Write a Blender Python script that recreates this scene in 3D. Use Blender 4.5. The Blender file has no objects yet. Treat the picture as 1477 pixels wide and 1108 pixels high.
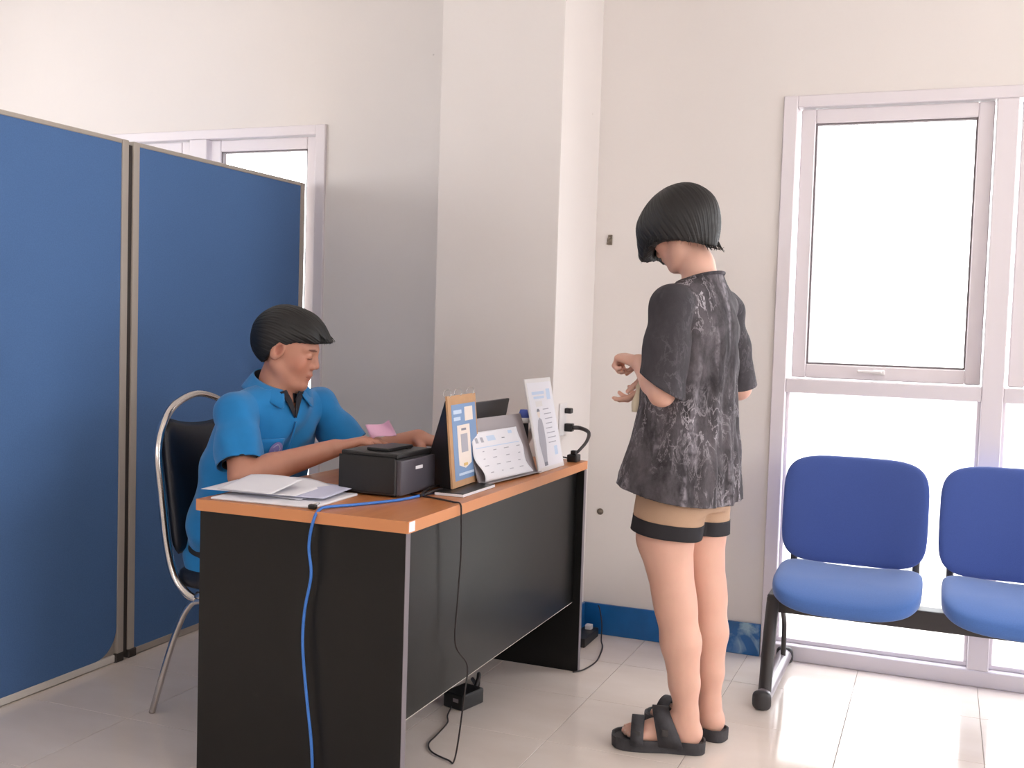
import bpy, bmesh, math, random
import numpy as np
from mathutils import Vector, Matrix
random.seed(7); rng = np.random.default_rng(7)
PI = math.pi
S = bpy.context.scene
COL = S.collection

# ------------------------------------------------------------------ camera
cam_d = bpy.data.cameras.new('camera'); cam = bpy.data.objects.new('camera', cam_d); COL.objects.link(cam)
cam_d.sensor_width = 36.0; cam_d.lens = 1548.79/1477*36.0; cam_d.clip_start = .05; cam_d.clip_end = 200
cam.matrix_world = Matrix(((0.92725114,-0.04889731,0.37123358,0),(0.37316421,0.03890244,-0.92694934,0),
                           (0.03088343,0.99804592,0.05431906,1.22),(0,0,0,1)))
S.camera = cam
# ------------------------------------------------------------------ view, world, daylight, fill
S.view_settings.view_transform = 'Standard'; S.view_settings.look = 'None'
S.view_settings.gamma = 1; S.view_settings.use_curve_mapping = False
S.view_settings.exposure = -0.62
W = bpy.data.worlds.new('world'); S.world = W; W.use_nodes = True
W.node_tree.nodes['Background'].inputs[0].default_value = (.96,.98,1.0,1)
W.node_tree.nodes['Background'].inputs[1].default_value = 9.0
def area(name, loc, rot, sx, sy, power, col):
    d = bpy.data.lights.new(name,'AREA'); d.shape='RECTANGLE'; d.size=sx; d.size_y=sy; d.energy=power; d.color=col
    o = bpy.data.objects.new(name,d); COL.objects.link(o); o.location=loc; o.rotation_euler=rot
    return o
# daylight by the unseen left and right openings, then two added fill lights
area('daylight_left',  (-5.3,1.6,1.95), (0,-PI/2,0), 1.1,3.2, 17, (1,.96,.91))
area('daylight_right', (3.9,1.8,1.95), (0,PI/2,0), .9,3.6, 43, (1,.98,.98))
area('back_fill_light',  (-.2,-3.45,2.4), (PI/2,0,0), 5.0,.6, 8, (1,.965,.94))  # added fill light behind the camera; no window is seen there
area('ceiling_fill_light', (-.6,1.0,2.98), (0,0,0), 1.2,1.2, 3, (1,.96,.92))  # added fill under the ceiling; no lamp is seen

# ------------------------------------------------------------------ materials
def lin(c):
    return tuple(((v/255)/12.92 if v/255<=.04045 else ((v/255+.055)/1.055)**2.4) for v in c)+(1,)
def mat(name, c, rough=.6, metal=0, bump=0, bscale=200, var=0, vscale=6, c2=None, spec=None, stretch=None, attr=False, sheen=0, trans=0, coat=0, sss=0):
    m = bpy.data.materials.new(name); m.use_nodes=True
    nt=m.node_tree; N=nt.nodes; L=nt.links; b=N['Principled BSDF']
    col=lin(c); b.inputs['Base Color'].default_value=col; b.inputs['Roughness'].default_value=rough; b.inputs['Metallic'].default_value=metal
    if spec is not None: b.inputs['Specular IOR Level'].default_value=spec
    if sheen: b.inputs['Sheen Weight'].default_value=sheen
    if trans: b.inputs['Transmission Weight'].default_value=trans
    if coat: b.inputs['Coat Weight'].default_value=coat
    if sss:
        b.inputs['Subsurface Weight'].default_value=sss; b.inputs['Subsurface Radius'].default_value=(1,.35,.2); b.inputs['Subsurface Scale'].default_value=.008
    tc=N.new('ShaderNodeTexCoord'); mp=N.new('ShaderNodeMapping'); L.new(tc.outputs['Object'],mp.inputs[0])
    if stretch: mp.inputs['Scale'].default_value=stretch
    if var or c2:
        n=N.new('ShaderNodeTexNoise'); n.inputs['Scale'].default_value=vscale; n.inputs['Detail'].default_value=5; L.new(mp.outputs[0],n.inputs[0])
        r=N.new('ShaderNodeValToRGB'); L.new(n.outputs[0],r.inputs[0])
        r.color_ramp.elements[0].position=.3; r.color_ramp.elements[1].position=.7
        cc=lin(c2) if c2 else tuple(v*(1-var) for v in col[:3])+(1,)
        r.color_ramp.elements[0].color=cc; r.color_ramp.elements[1].color=col
        L.new(r.outputs[0],b.inputs['Base Color'])
    if attr:
        a=N.new('ShaderNodeAttribute'); a.attribute_name='paint'
        mx=N.new('ShaderNodeMix'); mx.data_type='RGBA'; mx.blend_type='MULTIPLY'; mx.inputs[0].default_value=1
        src=b.inputs['Base Color'].links[0].from_socket if b.inputs['Base Color'].links else None
        if src: L.new(src,mx.inputs[6])
        else: mx.inputs[6].default_value=col
        L.new(a.outputs[0],mx.inputs[7]); L.new(mx.outputs[2],b.inputs['Base Color'])
    if bump:
        n=N.new('ShaderNodeTexNoise'); n.inputs['Scale'].default_value=bscale; n.inputs['Detail'].default_value=3; L.new(mp.outputs[0],n.inputs[0])
        bp=N.new('ShaderNodeBump'); bp.inputs['Strength'].default_value=bump; bp.inputs['Distance'].default_value=.002
        L.new(n.outputs[0],bp.inputs['Height']); L.new(bp.outputs[0],b.inputs['Normal'])
    return m
M={}
M['wall']=mat('wall_paint',(230,223,219),.85,var=.03,vscale=1.5,bump=.15,bscale=60)
def specks(m):
    nt=m.node_tree; N=nt.nodes; L=nt.links; b=N['Principled BSDF']; src=b.inputs['Base Color'].links[0].from_socket
    tc=N.new('ShaderNodeTexCoord'); v=N.new('ShaderNodeTexVoronoi'); v.inputs['Scale'].default_value=3.2; L.new(tc.outputs['Object'],v.inputs[0])
    r=N.new('ShaderNodeMapRange'); r.inputs[1].default_value=.012; r.inputs[2].default_value=.022; r.inputs[3].default_value=.45; r.inputs[4].default_value=0; L.new(v.outputs['Distance'],r.inputs[0])
    x=N.new('ShaderNodeMix'); x.data_type='RGBA'; L.new(r.outputs[0],x.inputs[0]); L.new(src,x.inputs[6]); x.inputs[7].default_value=lin((120,108,100)); L.new(x.outputs[2],b.inputs['Base Color'])
specks(M['wall'])
M['ceil']=mat('ceiling_paint',(235,230,225),.9)
M['tile']=mat('glazed_floor_tile',(234,222,214),.11,c2=(226,212,202),vscale=3,stretch=(1,2.2,1))
M['grout']=mat('grout',(168,155,146),.9)
M['alu']=mat('window_frame_enamel',(226,218,222),.35)
M['gasket']=mat('rubber_gasket',(120,112,115),.7)
M['skirt']=mat('blue_gloss_skirting',(20,104,178),.3,c2=(20,86,140),vscale=7)
M['fabric_blue']=mat('blue_screen_fabric',(84,120,172),.95,var=.14,vscale=260,bump=.3,bscale=900)
M['seat_blue']=mat('blue_seat_fabric',(64,88,160),.9,var=.1,vscale=300,bump=.25,bscale=800,sheen=.3)
M['seat_lit']=mat('blue_seat_fabric_lit',(74,114,184),.85,var=.1,vscale=300,bump=.25,bscale=800,sheen=.3)  # seat fabric made lighter, brightness of the lit tops put into the colour
M['screenframe']=mat('grey_screen_frame',(176,166,156),.45)
M['darkgap']=mat('dark_gap',(52,44,40),.6)
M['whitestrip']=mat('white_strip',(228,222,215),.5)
M['black_lam']=mat('black_laminate',(14,13,12),.34,var=.12,vscale=30,bump=.08,bscale=300,spec=.36)
M['lam_edge']=mat('grey_edge_band',(120,112,118),.4)
M['beech']=mat('beech_top',(196,128,78),.35,c2=(184,114,66),vscale=5,stretch=(9,1,1))
M['beech_edge']=mat('beech_edge_band',(210,140,92),.4)
M['chrome']=mat('chrome',(205,200,196),.2,metal=1)
M['vinyl']=mat('dark_navy_vinyl',(16,20,32),.4,bump=.1,bscale=150)
M['steel_dark']=mat('dark_grey_steel',(62,58,58),.42)
M['foot_grey']=mat('grey_foot_tube',(150,142,148),.35,metal=.4)
M['plastic_black']=mat('black_plastic',(28,27,28),.4)
M['plastic_dark']=mat('charcoal_plastic',(58,56,58),.45)
M['plastic_panel']=mat('grey_violet_panel',(82,78,86),.4)
M['plastic_gray']=mat('grey_plastic',(160,150,152),.5)
M['paper']=mat('white_paper',(232,230,236),.8)
M['paper_blue']=mat('pale_lilac_paper',(205,205,228),.8)
M['pink']=mat('pink_paper',(228,178,205),.8)
M['kraft']=mat('kraft_board',(196,152,112),.7,var=.08,vscale=40)
M['poster_blue']=mat('poster_blue',(120,150,192),.5)
M['poster_cream']=mat('poster_cream',(236,222,212),.5)
M['poster_gray']=mat('poster_grey_print',(172,170,180),.6)
M['poster_pale']=mat('poster_pale_blue',(198,214,236),.6)
M['poster_gold']=mat('poster_gold',(226,190,120),.6)
M['print_gray']=mat('grey_print',(128,128,140),.6)
M['print_blue']=mat('blue_print',(84,104,190),.6)
M['blue_cable']=mat('blue_network_cable',(60,118,200),.45)
M['black_cable']=mat('black_cable',(40,32,32),.5)
M['skin_m']=mat('tan_skin',(192,136,114),.5,var=.06,vscale=25,bump=.08,bscale=400,attr=True,sss=.12)
M['skin_w']=mat('light_skin',(226,178,158),.5,var=.05,vscale=18,bump=.08,bscale=400,attr=True,sss=.12)
M['hair_m']=mat('black_hair',(6,5,6),.5,var=.3,vscale=60)
M['hair_w']=mat('dark_brown_hair',(18,14,15),.5,var=.3,vscale=70)
M['polo']=mat('bright_blue_polo_cloth',(18,124,190),.85,var=.1,vscale=22,bump=.35,bscale=700,sheen=.2)
M['polo_dark']=mat('black_collar_lining',(24,24,34),.8)
M['trouser']=mat('black_trouser_cloth',(30,30,36),.85)
M['beige']=mat('beige_shorts_cloth',(188,154,128),.85,var=.08,vscale=20,bump=.3,bscale=500)
M['band']=mat('black_hem_band',(30,27,32),.8,bump=.2,bscale=500)
M['sandal']=mat('worn_black_sandal',(48,46,50),.65,c2=(68,66,70),vscale=30,bump=.3,bscale=200)
M['nail']=mat('toe_nail',(226,190,176),.3)
M['white_pl']=mat('white_plastic',(226,222,222),.45)
M['acrylic']=mat('clear_acrylic',(235,238,240),.08,trans=.9)
M['emblem']=mat('lilac_embroidery',(140,130,190),.8)
M['emblem2']=mat('pale_embroidery',(180,176,205),.8)
M['eyew']=mat('eye_white',(220,210,205),.3)
M['brow']=mat('eyebrow',(44,32,30),.8)
M['strap']=mat('cream_cloth_strap',(222,206,180),.85,bump=.3,bscale=300)
M['rust']=mat('old_bracket_metal',(140,128,112),.6,c2=(84,72,60),vscale=90)
# glass that lets light through unchanged
g=bpy.data.materials.new('window_glass'); g.use_nodes=True; nt=g.node_tree; nt.nodes.clear()
o_=nt.nodes.new('ShaderNodeOutputMaterial'); mx=nt.nodes.new('ShaderNodeMixShader'); t_=nt.nodes.new('ShaderNodeBsdfTransparent'); gl=nt.nodes.new('ShaderNodeBsdfGlossy')
gl.inputs['Roughness'].default_value=.02; mx.inputs[0].default_value=.05
nt.links.new(t_.outputs[0],mx.inputs[1]); nt.links.new(gl.outputs[0],mx.inputs[2]); nt.links.new(mx.outputs[0],o_.inputs[0]); M['glass']=g
# stained skirting
def stained_skirt():
    m=M['skirt']; nt=m.node_tree; N=nt.nodes; L=nt.links; b=N['Principled BSDF']
    src=b.inputs['Base Color'].links[0].from_socket
    tc=N.new('ShaderNodeTexCoord'); n=N.new('ShaderNodeTexNoise'); n.inputs['Scale'].default_value=9; n.inputs['Detail'].default_value=6; n.inputs['Distortion'].default_value=.8
    L.new(tc.outputs['Object'],n.inputs[0])
    sp=N.new('ShaderNodeSeparateXYZ'); L.new(tc.outputs['Object'],sp.inputs[0])
    mr=N.new('ShaderNodeMapRange'); mr.inputs[1].default_value=-.86; mr.inputs[2].default_value=-.62; L.new(sp.outputs[0],mr.inputs[0])
    r=N.new('ShaderNodeValToRGB'); r.color_ramp.elements[0].position=.52; r.color_ramp.elements[1].position=.66; L.new(n.outputs[0],r.inputs[0])
    mu=N.new('ShaderNodeMath'); mu.operation='MULTIPLY'; L.new(r.outputs[0],mu.inputs[0]); L.new(mr.outputs[0],mu.inputs[1])
    m2=N.new('ShaderNodeMath'); m2.operation='MULTIPLY'; m2.inputs[1].default_value=.75; L.new(mu.outputs[0],m2.inputs[0])
    x=N.new('ShaderNodeMix'); x.data_type='RGBA'; L.new(m2.outputs[0],x.inputs[0]); L.new(src,x.inputs[6]); x.inputs[7].default_value=lin((176,206,214))
    L.new(x.outputs[2],b.inputs['Base Color'])
stained_skirt()
# acid washed shirt
def acid():
    m=bpy.data.materials.new('acid_washed_grey_cloth'); m.use_nodes=True; nt=m.node_tree; N=nt.nodes; L=nt.links; b=N['Principled BSDF']
    b.inputs['Roughness'].default_value=.9
    tc=N.new('ShaderNodeTexCoord')
    def noise(sc,det,dist,st=(1,1,1),rough=.5):
        mp=N.new('ShaderNodeMapping'); mp.inputs['Scale'].default_value=st; L.new(tc.outputs['Object'],mp.inputs[0])
        n=N.new('ShaderNodeTexNoise'); n.inputs['Scale'].default_value=sc; n.inputs['Detail'].default_value=det; n.inputs['Distortion'].default_value=dist; n.inputs['Roughness'].default_value=rough
        L.new(mp.outputs[0],n.inputs[0]); return n.outputs[0]
    def ramp(s,p0,p1,c0=(0,0,0,1),c1=(1,1,1,1)):
        r=N.new('ShaderNodeValToRGB'); r.color_ramp.elements[0].position=p0; r.color_ramp.elements[1].position=p1
        r.color_ramp.elements[0].color=c0; r.color_ramp.elements[1].color=c1; L.new(s,r.inputs[0]); return r.outputs[0]
    def math_(op,a,bb):
        k=N.new('ShaderNodeMath'); k.operation=op
        for i,v in enumerate((a,bb)):
            if isinstance(v,(int,float)): k.inputs[i].default_value=v
            else: L.new(v,k.inputs[i])
        return k.outputs[0]
    def mix(f,a,c):
        x=N.new('ShaderNodeMix'); x.data_type='RGBA'
        if isinstance(f,(int,float)): x.inputs[0].default_value=f
        else: L.new(f,x.inputs[0])
        if isinstance(a,tuple): x.inputs[6].default_value=a
        else: L.new(a,x.inputs[6])
        x.inputs[7].default_value=c; L_=x.outputs[2]; return L_
    base=ramp(noise(12,8,.3,(1,1,.5),.7),.38,.68,lin((42,38,42)),lin((98,92,97)))
    # thin crackle lines: ridges of a noise, shown only in patches
    n2=noise(24,7,.5,(1,1,.5),.65); ridge=math_('ABSOLUTE',math_('SUBTRACT',n2,.5),0); line=ramp(ridge,0.0,.03,(1,1,1,1),(0,0,0,1))
    patch=ramp(noise(6,4,.4,(1,1,.6)),.45,.66)
    f=math_('MULTIPLY',math_('MULTIPLY',line,patch),.75)
    c=mix(f,base,lin((205,198,205)))
    # broad pale vertical streaks of the wash, strengthened for a window-lit edge
    n3=noise(16,3,.3,(1,1,.12)); st=ramp(n3,.54,.74); f3=math_('MULTIPLY',math_('MULTIPLY',st,ramp(noise(60,2,0),.30,.60)),.65)
    c=mix(f3,c,lin((190,182,192)))
    a=N.new('ShaderNodeAttribute'); a.attribute_name='paint'
    x=N.new('ShaderNodeMix'); x.data_type='RGBA'; L.new(a.outputs['Fac'],x.inputs[0]); L.new(c,x.inputs[7]); x.inputs[6].default_value=lin((58,55,60)); 
    L.new(x.outputs[2],b.inputs['Base Color'])
    bp=N.new('ShaderNodeBump'); bp.inputs['Strength'].default_value=.3; bp.inputs['Distance'].default_value=.002; L.new(noise(500,2,0),bp.inputs['Height']); L.new(bp.outputs[0],b.inputs['Normal'])
    return m
M['acid']=acid()

# ------------------------------------------------------------------ object helpers
ORG={}
def org(p): return ORG.get(p.name,Vector((0,0,0)))
def tag(o,label=None,cat=None,group=None,kind=None):
    if label: o['label']=label
    if cat: o['category']=cat
    if group: o['group']=group
    if kind: o['kind']=kind
    return o
def thing(name,label,cat,loc,group=None):
    o=bpy.data.objects.new(name,None); COL.objects.link(o); o.location=loc; o.empty_display_size=.05
    ORG[o.name]=Vector(loc); return tag(o,label,cat,group)
def obj(name,geo,m,parent=None,smooth=False,kind=None,label=None):
    """geo: bmesh or mesh in world coordinates"""
    if isinstance(geo,bmesh.types.BMesh):
        me=bpy.data.meshes.new(name); geo.to_mesh(me); geo.free()
    else: me=geo; me.name=name
    o=bpy.data.objects.new(name,me); COL.objects.link(o)
    if m: me.materials.append(m)
    if parent:
        d=org(parent); me.transform(Matrix.Translation(-d)); o.parent=parent; ORG[o.name]=d
    if smooth: me.polygons.foreach_set('use_smooth',[True]*len(me.polygons))
    if kind: o['kind']=kind
    if label: o['label']=label
    return o
def box(x0,x1,y0,y1,z0,z1,bev=0,seg=2,T=None,bm=None):
    b=bmesh.new(); r=bmesh.ops.create_cube(b,size=1)
    bmesh.ops.transform(b,matrix=Matrix.Translation(((x0+x1)/2,(y0+y1)/2,(z0+z1)/2))@Matrix.Diagonal((x1-x0,y1-y0,z1-z0,1)),verts=b.verts)
    if bev: bmesh.ops.bevel(b,geom=list(b.edges),offset=bev,segments=seg,affect='EDGES',profile=.7)
    if T: bmesh.ops.transform(b,matrix=T,verts=b.verts)
    if bm is None: return b
    me=bpy.data.meshes.new('t'); b.to_mesh(me); b.free(); bm.from_mesh(me); bpy.data.meshes.remove(me); return bm
def catmull(P,n=8,closed=False):
    P=[Vector(p) for p in P]; out=[]; m=len(P)
    for i in range(m if closed else m-1):
        p0=P[(i-1)%m] if closed or i>0 else P[0]; p1=P[i]; p2=P[(i+1)%m]; p3=P[(i+2)%m] if closed or i+2<m else P[-1]
        for k in range(n):
            t=k/n; out.append(.5*((2*p1)+(p2-p0)*t+(2*p0-5*p1+4*p2-p3)*t*t+(3*p1-p0-3*p2+p3)*t**3))
    if not closed: out.append(P[-1])
    return out
def tube(P,r,seg=10,closed=False,n=8,smooth=True,flat=1.0,bm=None,raw=False):
    pts=[Vector(p) for p in P] if raw else catmull(P,n,closed)
    b=bm if bm is not None else bmesh.new(); rings=[]; up=None; N=len(pts)
    for i,p in enumerate(pts):
        a=pts[(i-1)%N] if closed or i>0 else p; c=pts[(i+1)%N] if closed or i<N-1 else p
        t=(c-a).normalized()
        if up is None: up=t.orthogonal().normalized()
        up=(up-t*up.dot(t)); up=up.normalized() if up.length>1e-6 else t.orthogonal().normalized()
        s=t.cross(up); rr=r(i/(N-1)) if callable(r) else r
        rings.append([b.verts.new(p+up*math.cos(2*PI*k/seg)*rr+s*math.sin(2*PI*k/seg)*rr*flat) for k in range(seg)])
    for i in range(N if closed else N-1):
        A=rings[i];B=rings[(i+1)%N]
        for k in range(seg): b.faces.new((A[k],A[(k+1)%seg],B[(k+1)%seg],B[k]))
    if not closed: b.faces.new(rings[0][::-1]); b.faces.new(rings[-1])
    for f in b.faces: f.smooth=smooth
    bmesh.ops.recalc_face_normals(b,faces=list(b.faces))
    return b
def superq(rx,ry,rz,e1=.3,e2=.3,nu=48,nv=20,T=None,bend=None):
    b=bmesh.new(); c=lambda a,e: math.copysign(abs(math.cos(a))**e,math.cos(a)); s=lambda a,e: math.copysign(abs(math.sin(a))**e,math.sin(a))
    R=[]
    for j in range(1,nv):
        v=-PI/2+PI*j/nv
        R.append([b.verts.new((rx*c(v,e1)*c(2*PI*i/nu,e2),ry*c(v,e1)*s(2*PI*i/nu,e2),rz*s(v,e1))) for i in range(nu)])
    p0=b.verts.new((0,0,-rz));p1=b.verts.new((0,0,rz))
    for j in range(len(R)-1):
        for i in range(nu): b.faces.new((R[j][i],R[j][(i+1)%nu],R[j+1][(i+1)%nu],R[j+1][i]))
    for i in range(nu): b.faces.new((p0,R[0][(i+1)%nu],R[0][i])); b.faces.new((p1,R[-1][i],R[-1][(i+1)%nu]))
    # cap interior rings so pads stay smooth
    if bend:
        for v in b.verts: v.co=Vector(bend(v.co))
    if T: bmesh.ops.transform(b,matrix=T,verts=b.verts)
    for f in b.faces: f.smooth=True
    return b
def frustum(p0,p1,r0,r1,seg=16,bm=None):
    return tube([p0,p1],lambda t:r0+(r1-r0)*t,seg,raw=True,bm=bm)
def frame(o,x,y,z):
    m=Matrix.Identity(4)
    for i,a in enumerate((x,y,z)):
        a=Vector(a)
        for j in range(3): m[j][i]=a[j]
    for j in range(3): m[j][3]=o[j]
    return m
def plate(T,w0,w1,h0,h1,t,bev=0):   # a board in a frame's local x (w) and z (h), thickness on y from 0 to t
    return box(w0,w1,min(0,t),max(0,t),h0,h1,bev,1,T=T)

# ------------------------------------------------------------------ the room
XL,XR,YB,YW,ZC=-5.2,3.8,-3.3,4.08,3.0
fl=obj('floor',box(XL,XR,YB,YW+.02,-.06,-.003),M['grout'],kind='structure')
proto=None
def tile_mesh():
    return box(.001,.399,.001,.399,-.003,0,bev=.0006,seg=1)
kx=[-.233+.4*k for k in range(-13,11)]; ky=[3.335+.4*k for k in range(-17,2)]
rest=bmesh.new()
for y in ky:
    for x in kx:
        x1=min(x+.4,XR); y1=min(y+.4,YW)
        near = -3.4<x<1.5 and y>.9
        if near and y1-y>.39:
            if proto is None:
                proto=obj('floor_tile',tile_mesh(),M['tile'],fl); o=proto
            else:
                o=proto.copy(); COL.objects.link(o)
            o.location=(x,y,random.uniform(-.0002,0))
        elif near:
            obj('floor_tile',box(x+.001,x+.399,y+.001,y1-.001,-.003,0),M['tile'],fl)
        elif y1-y>.02 and x1-x>.02:
            box(max(x,XL)+.001,x1-.001,max(y,YB)+.001,y1-.001,-.003,0,bm=rest)
obj('outer_floor_tiles',rest,M['tile'],fl,kind='stuff')
obj('ceiling',box(XL-.1,XR+.1,YB-.1,YW+.2,ZC,ZC+.1),M['ceil'],kind='structure')
# window wall (far): openings left (-4.6..-2.54, up to 2.07) and right (-.588..3.3, up to 2.09), floor to lintel
bw=bmesh.new()
for a in ((XL-.1,-4.62,0,ZC),(-4.62,-2.54,2.07,ZC),(-2.54,-.59,0,ZC),(-.59,3.3,2.092,ZC),(3.3,XR+.1,0,ZC)):
    box(a[0],a[1],YW,YW+.15,a[2],a[3],bm=bw)
obj('wall_far',bw,M['wall'],kind='structure')
obj('wall_column',box(-1.775,-1.295,3.632,YW,0,ZC,bev=.004,seg=2),M['wall'],kind='structure')
# side walls with openings for daylight
b=bmesh.new()
for a in ((YB,0,0,ZC),(3.2,YW,0,ZC),(0,3.2,0,1.5),(0,3.2,2.5,ZC)): box(XL-.1,XL,a[0],a[1],a[2],a[3],bm=b)
obj('wall_left',b,M['wall'],kind='structure')
b=bmesh.new()
for a in ((YB,0,0,ZC),(3.6,YW,0,ZC),(0,3.6,0,1.0),(0,3.6,2.4,ZC)): box(XR,XR+.1,a[0],a[1],a[2],a[3],bm=b)
obj('wall_right',b,M['wall'],kind='structure')
b=bmesh.new()
for a in ((XL,-2.7,0,ZC),(2.3,XR,0,ZC),(-2.7,2.3,0,2.1),(-2.7,2.3,2.7,ZC)): box(a[0],a[1],YB-.1,YB,a[2],a[3],bm=b)
obj('wall_back',b,M['wall'],kind='structure')
# skirting
obj('baseboard_far',box(-1.294,-.59,YW-.012,YW-.0005,0,.122,bev=.002,seg=1),M['skirt'],kind='structure')
obj('baseboard_left_bay',box(-2.53,-1.776,YW-.012,YW-.0005,0,.122,bev=.002,seg=1),M['skirt'],kind='structure').name='trim_1'
obj('trim_2',box(-1.776,-1.294,3.62,3.6315,0,.122,bev=.002,seg=1),M['skirt'],kind='structure')
obj('trim_3',box(-1.2945,-1.283,3.632,YW-.013,0,.122,bev=.002,seg=1),M['skirt'],kind='structure')

def window(name,x0,top,bays,inner0,openbay,w_side=.05,sash_w=.052,mull=.07):
    """full height window: fixed lower panes, top-hung sashes above. bays: list of (x_left, x_right) of the openings"""
    root=obj(name,box(x0,x0+w_side,YW-.012,YW+.12,0,top,bev=.003,seg=1),M['alu'],kind='structure')
    xe=bays[-1][1]
    def P(n,a,bv=.003,m=M['alu'],T=None,par=root): return obj(n,box(*a,bev=bv,seg=1,T=T) if bv else box(*a,T=T),m,par)
    P('window_head',(x0+w_side,xe,YW-.010,YW+.12,top-.042,top))
    P('window_jamb',(xe,xe+w_side,YW-.012,YW+.12,0,top))
    P('bottom_rail',(x0+w_side,xe,YW-.008,YW+.12,0,.058))
    for i in range(len(bays)-1): P('mullion',(bays[i][1],bays[i+1][0],YW-.006,YW+.11,.058,top-.042))
    for i,(a,c) in enumerate(bays):
        P('transom',(a,c,YW-.004,YW+.11,1.004,1.056))
        P('glazing_bead',(a,c,YW+.03,YW+.06,.058,.074),.002)
        P('glazing_bead',(a,a+.012,YW+.03,YW+.06,.074,1.004),.002)
        P('glazing_bead',(c-.012,c,YW+.03,YW+.06,.074,1.004),.002)
        P('pane',(a+.012,c-.012,YW+.042,YW+.047,.074,1.004),0,M['glass'])
        # sash: hung at the top, swung out at the bottom
        ang=math.radians(openbay.get(i,0)); zt=top-.046; T=Matrix.Translation((0,YW+.04,zt))@Matrix.Rotation(ang,4,'X')@Matrix.Translation((0,-(YW+.04),-zt))
        zb=1.060; al=a+.012; cl=c-.005; w=sash_w
        bm=bmesh.new()
        for q in ((al,al+w,zb,zt),(cl-w,cl,zb,zt),(al+w,cl-w,zt-w,zt),(al+w,cl-w,zb,zb+w)):
            box(q[0],q[1],YW+.015,YW+.055,q[2],q[3],bev=.004,seg=1,bm=bm)
        sash=obj('sash',bm,M['alu'],root); 
        bm.free() if False else None
        sash.data.transform(T)
        bg=bmesh.new()
        for q in ((al+w,al+w+.006,zb+w,zt-w),(cl-w-.006,cl-w,zb+w,zt-w),(al+w,cl-w,zt-w-.006,zt-w),(al+w,cl-w,zb+w,zb+w+.006)):
            box(q[0],q[1],YW+.022,YW+.05,q[2],q[3],bm=bg)
        gk=obj('gasket',bg,M['gasket'],sash); gk.data.transform(T)
        pn=obj('pane',box(al+w,cl-w,YW+.035,YW+.040,zb+w,zt-w),M['glass'],sash); pn.data.transform(T)
        xm=(a+c)/2-.02
        hb=bmesh.new(); box(xm-.012,xm+.03,YW+.002,YW+.015,zb+.022,zb+.04,bev=.003,seg=1,bm=hb); box(xm-.065,xm+.02,YW-.01,YW+.003,zb+.028,zb+.038,bev=.003,seg=1,bm=hb)
        h=obj('window_handle',hb,M['white_pl'],sash); h.data.transform(T)
    return root
rb=[(-.538,.130)]
while rb[-1][1]<3.0: a=rb[-1][1]+.07; rb.append((a,a+.668))
rb=[q for q in rb if q[1]<3.25]
window('window_1',-.588,2.092,rb,0,{0:1.6,1:0})
obj('trim_4',box(rb[-1][1]+.05,3.3,YW,YW+.15,0,2.092),M['wall'],kind='structure')
lb=[(-3.865,-3.27),(-3.17,-2.587)]; lb=[(-4.57,-3.97),(-3.87,-3.27),(-3.172,-2.59)]
window('window_2',-4.62,2.07,lb,0,{1:2.0})
# reveal edge strip at the right of the left window
# outside: bright paving and a pale wall across
obj('outside_ground',box(-12,12,YW+.15,30,-.35,-.3),mat('outside_concrete',(225,222,216),.9),kind='structure')
obj('outside_sill',box(XL-.1,XR+.1,YW+.0,YW+.15,-.3,0),M['wall'],kind='structure')
# rusty hook and bolt on the wall
h=thing('wall_hook','small rusty metal hook on the bare wall left of the standing person\'s head','wall hook',(-1.235,YW,1.566))
obj('back_plate',box(-1.245,-1.228,YW-.005,YW,1.548,1.588,bev=.001,seg=1),M['rust'],h)
obj('hook_arm',tube([(-1.237,YW-.004,1.575),(-1.238,YW-.022,1.572),(-1.24,YW-.026,1.556),(-1.242,YW-.02,1.55)],.003,8),M['rust'],h,True)
h=thing('wall_bolt','small brass-coloured bolt in the wall above the blue skirting','bolt',(-1.238,YW,.491))
obj('bolt_head',frustum((-1.238,YW,.491),(-1.238,YW-.008,.491),.009,.007),M['rust'],h,True)
obj('washer',frustum((-1.238,YW,.491),(-1.238,YW-.003,.491),.013,.013),M['rust'],h,True)

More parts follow.
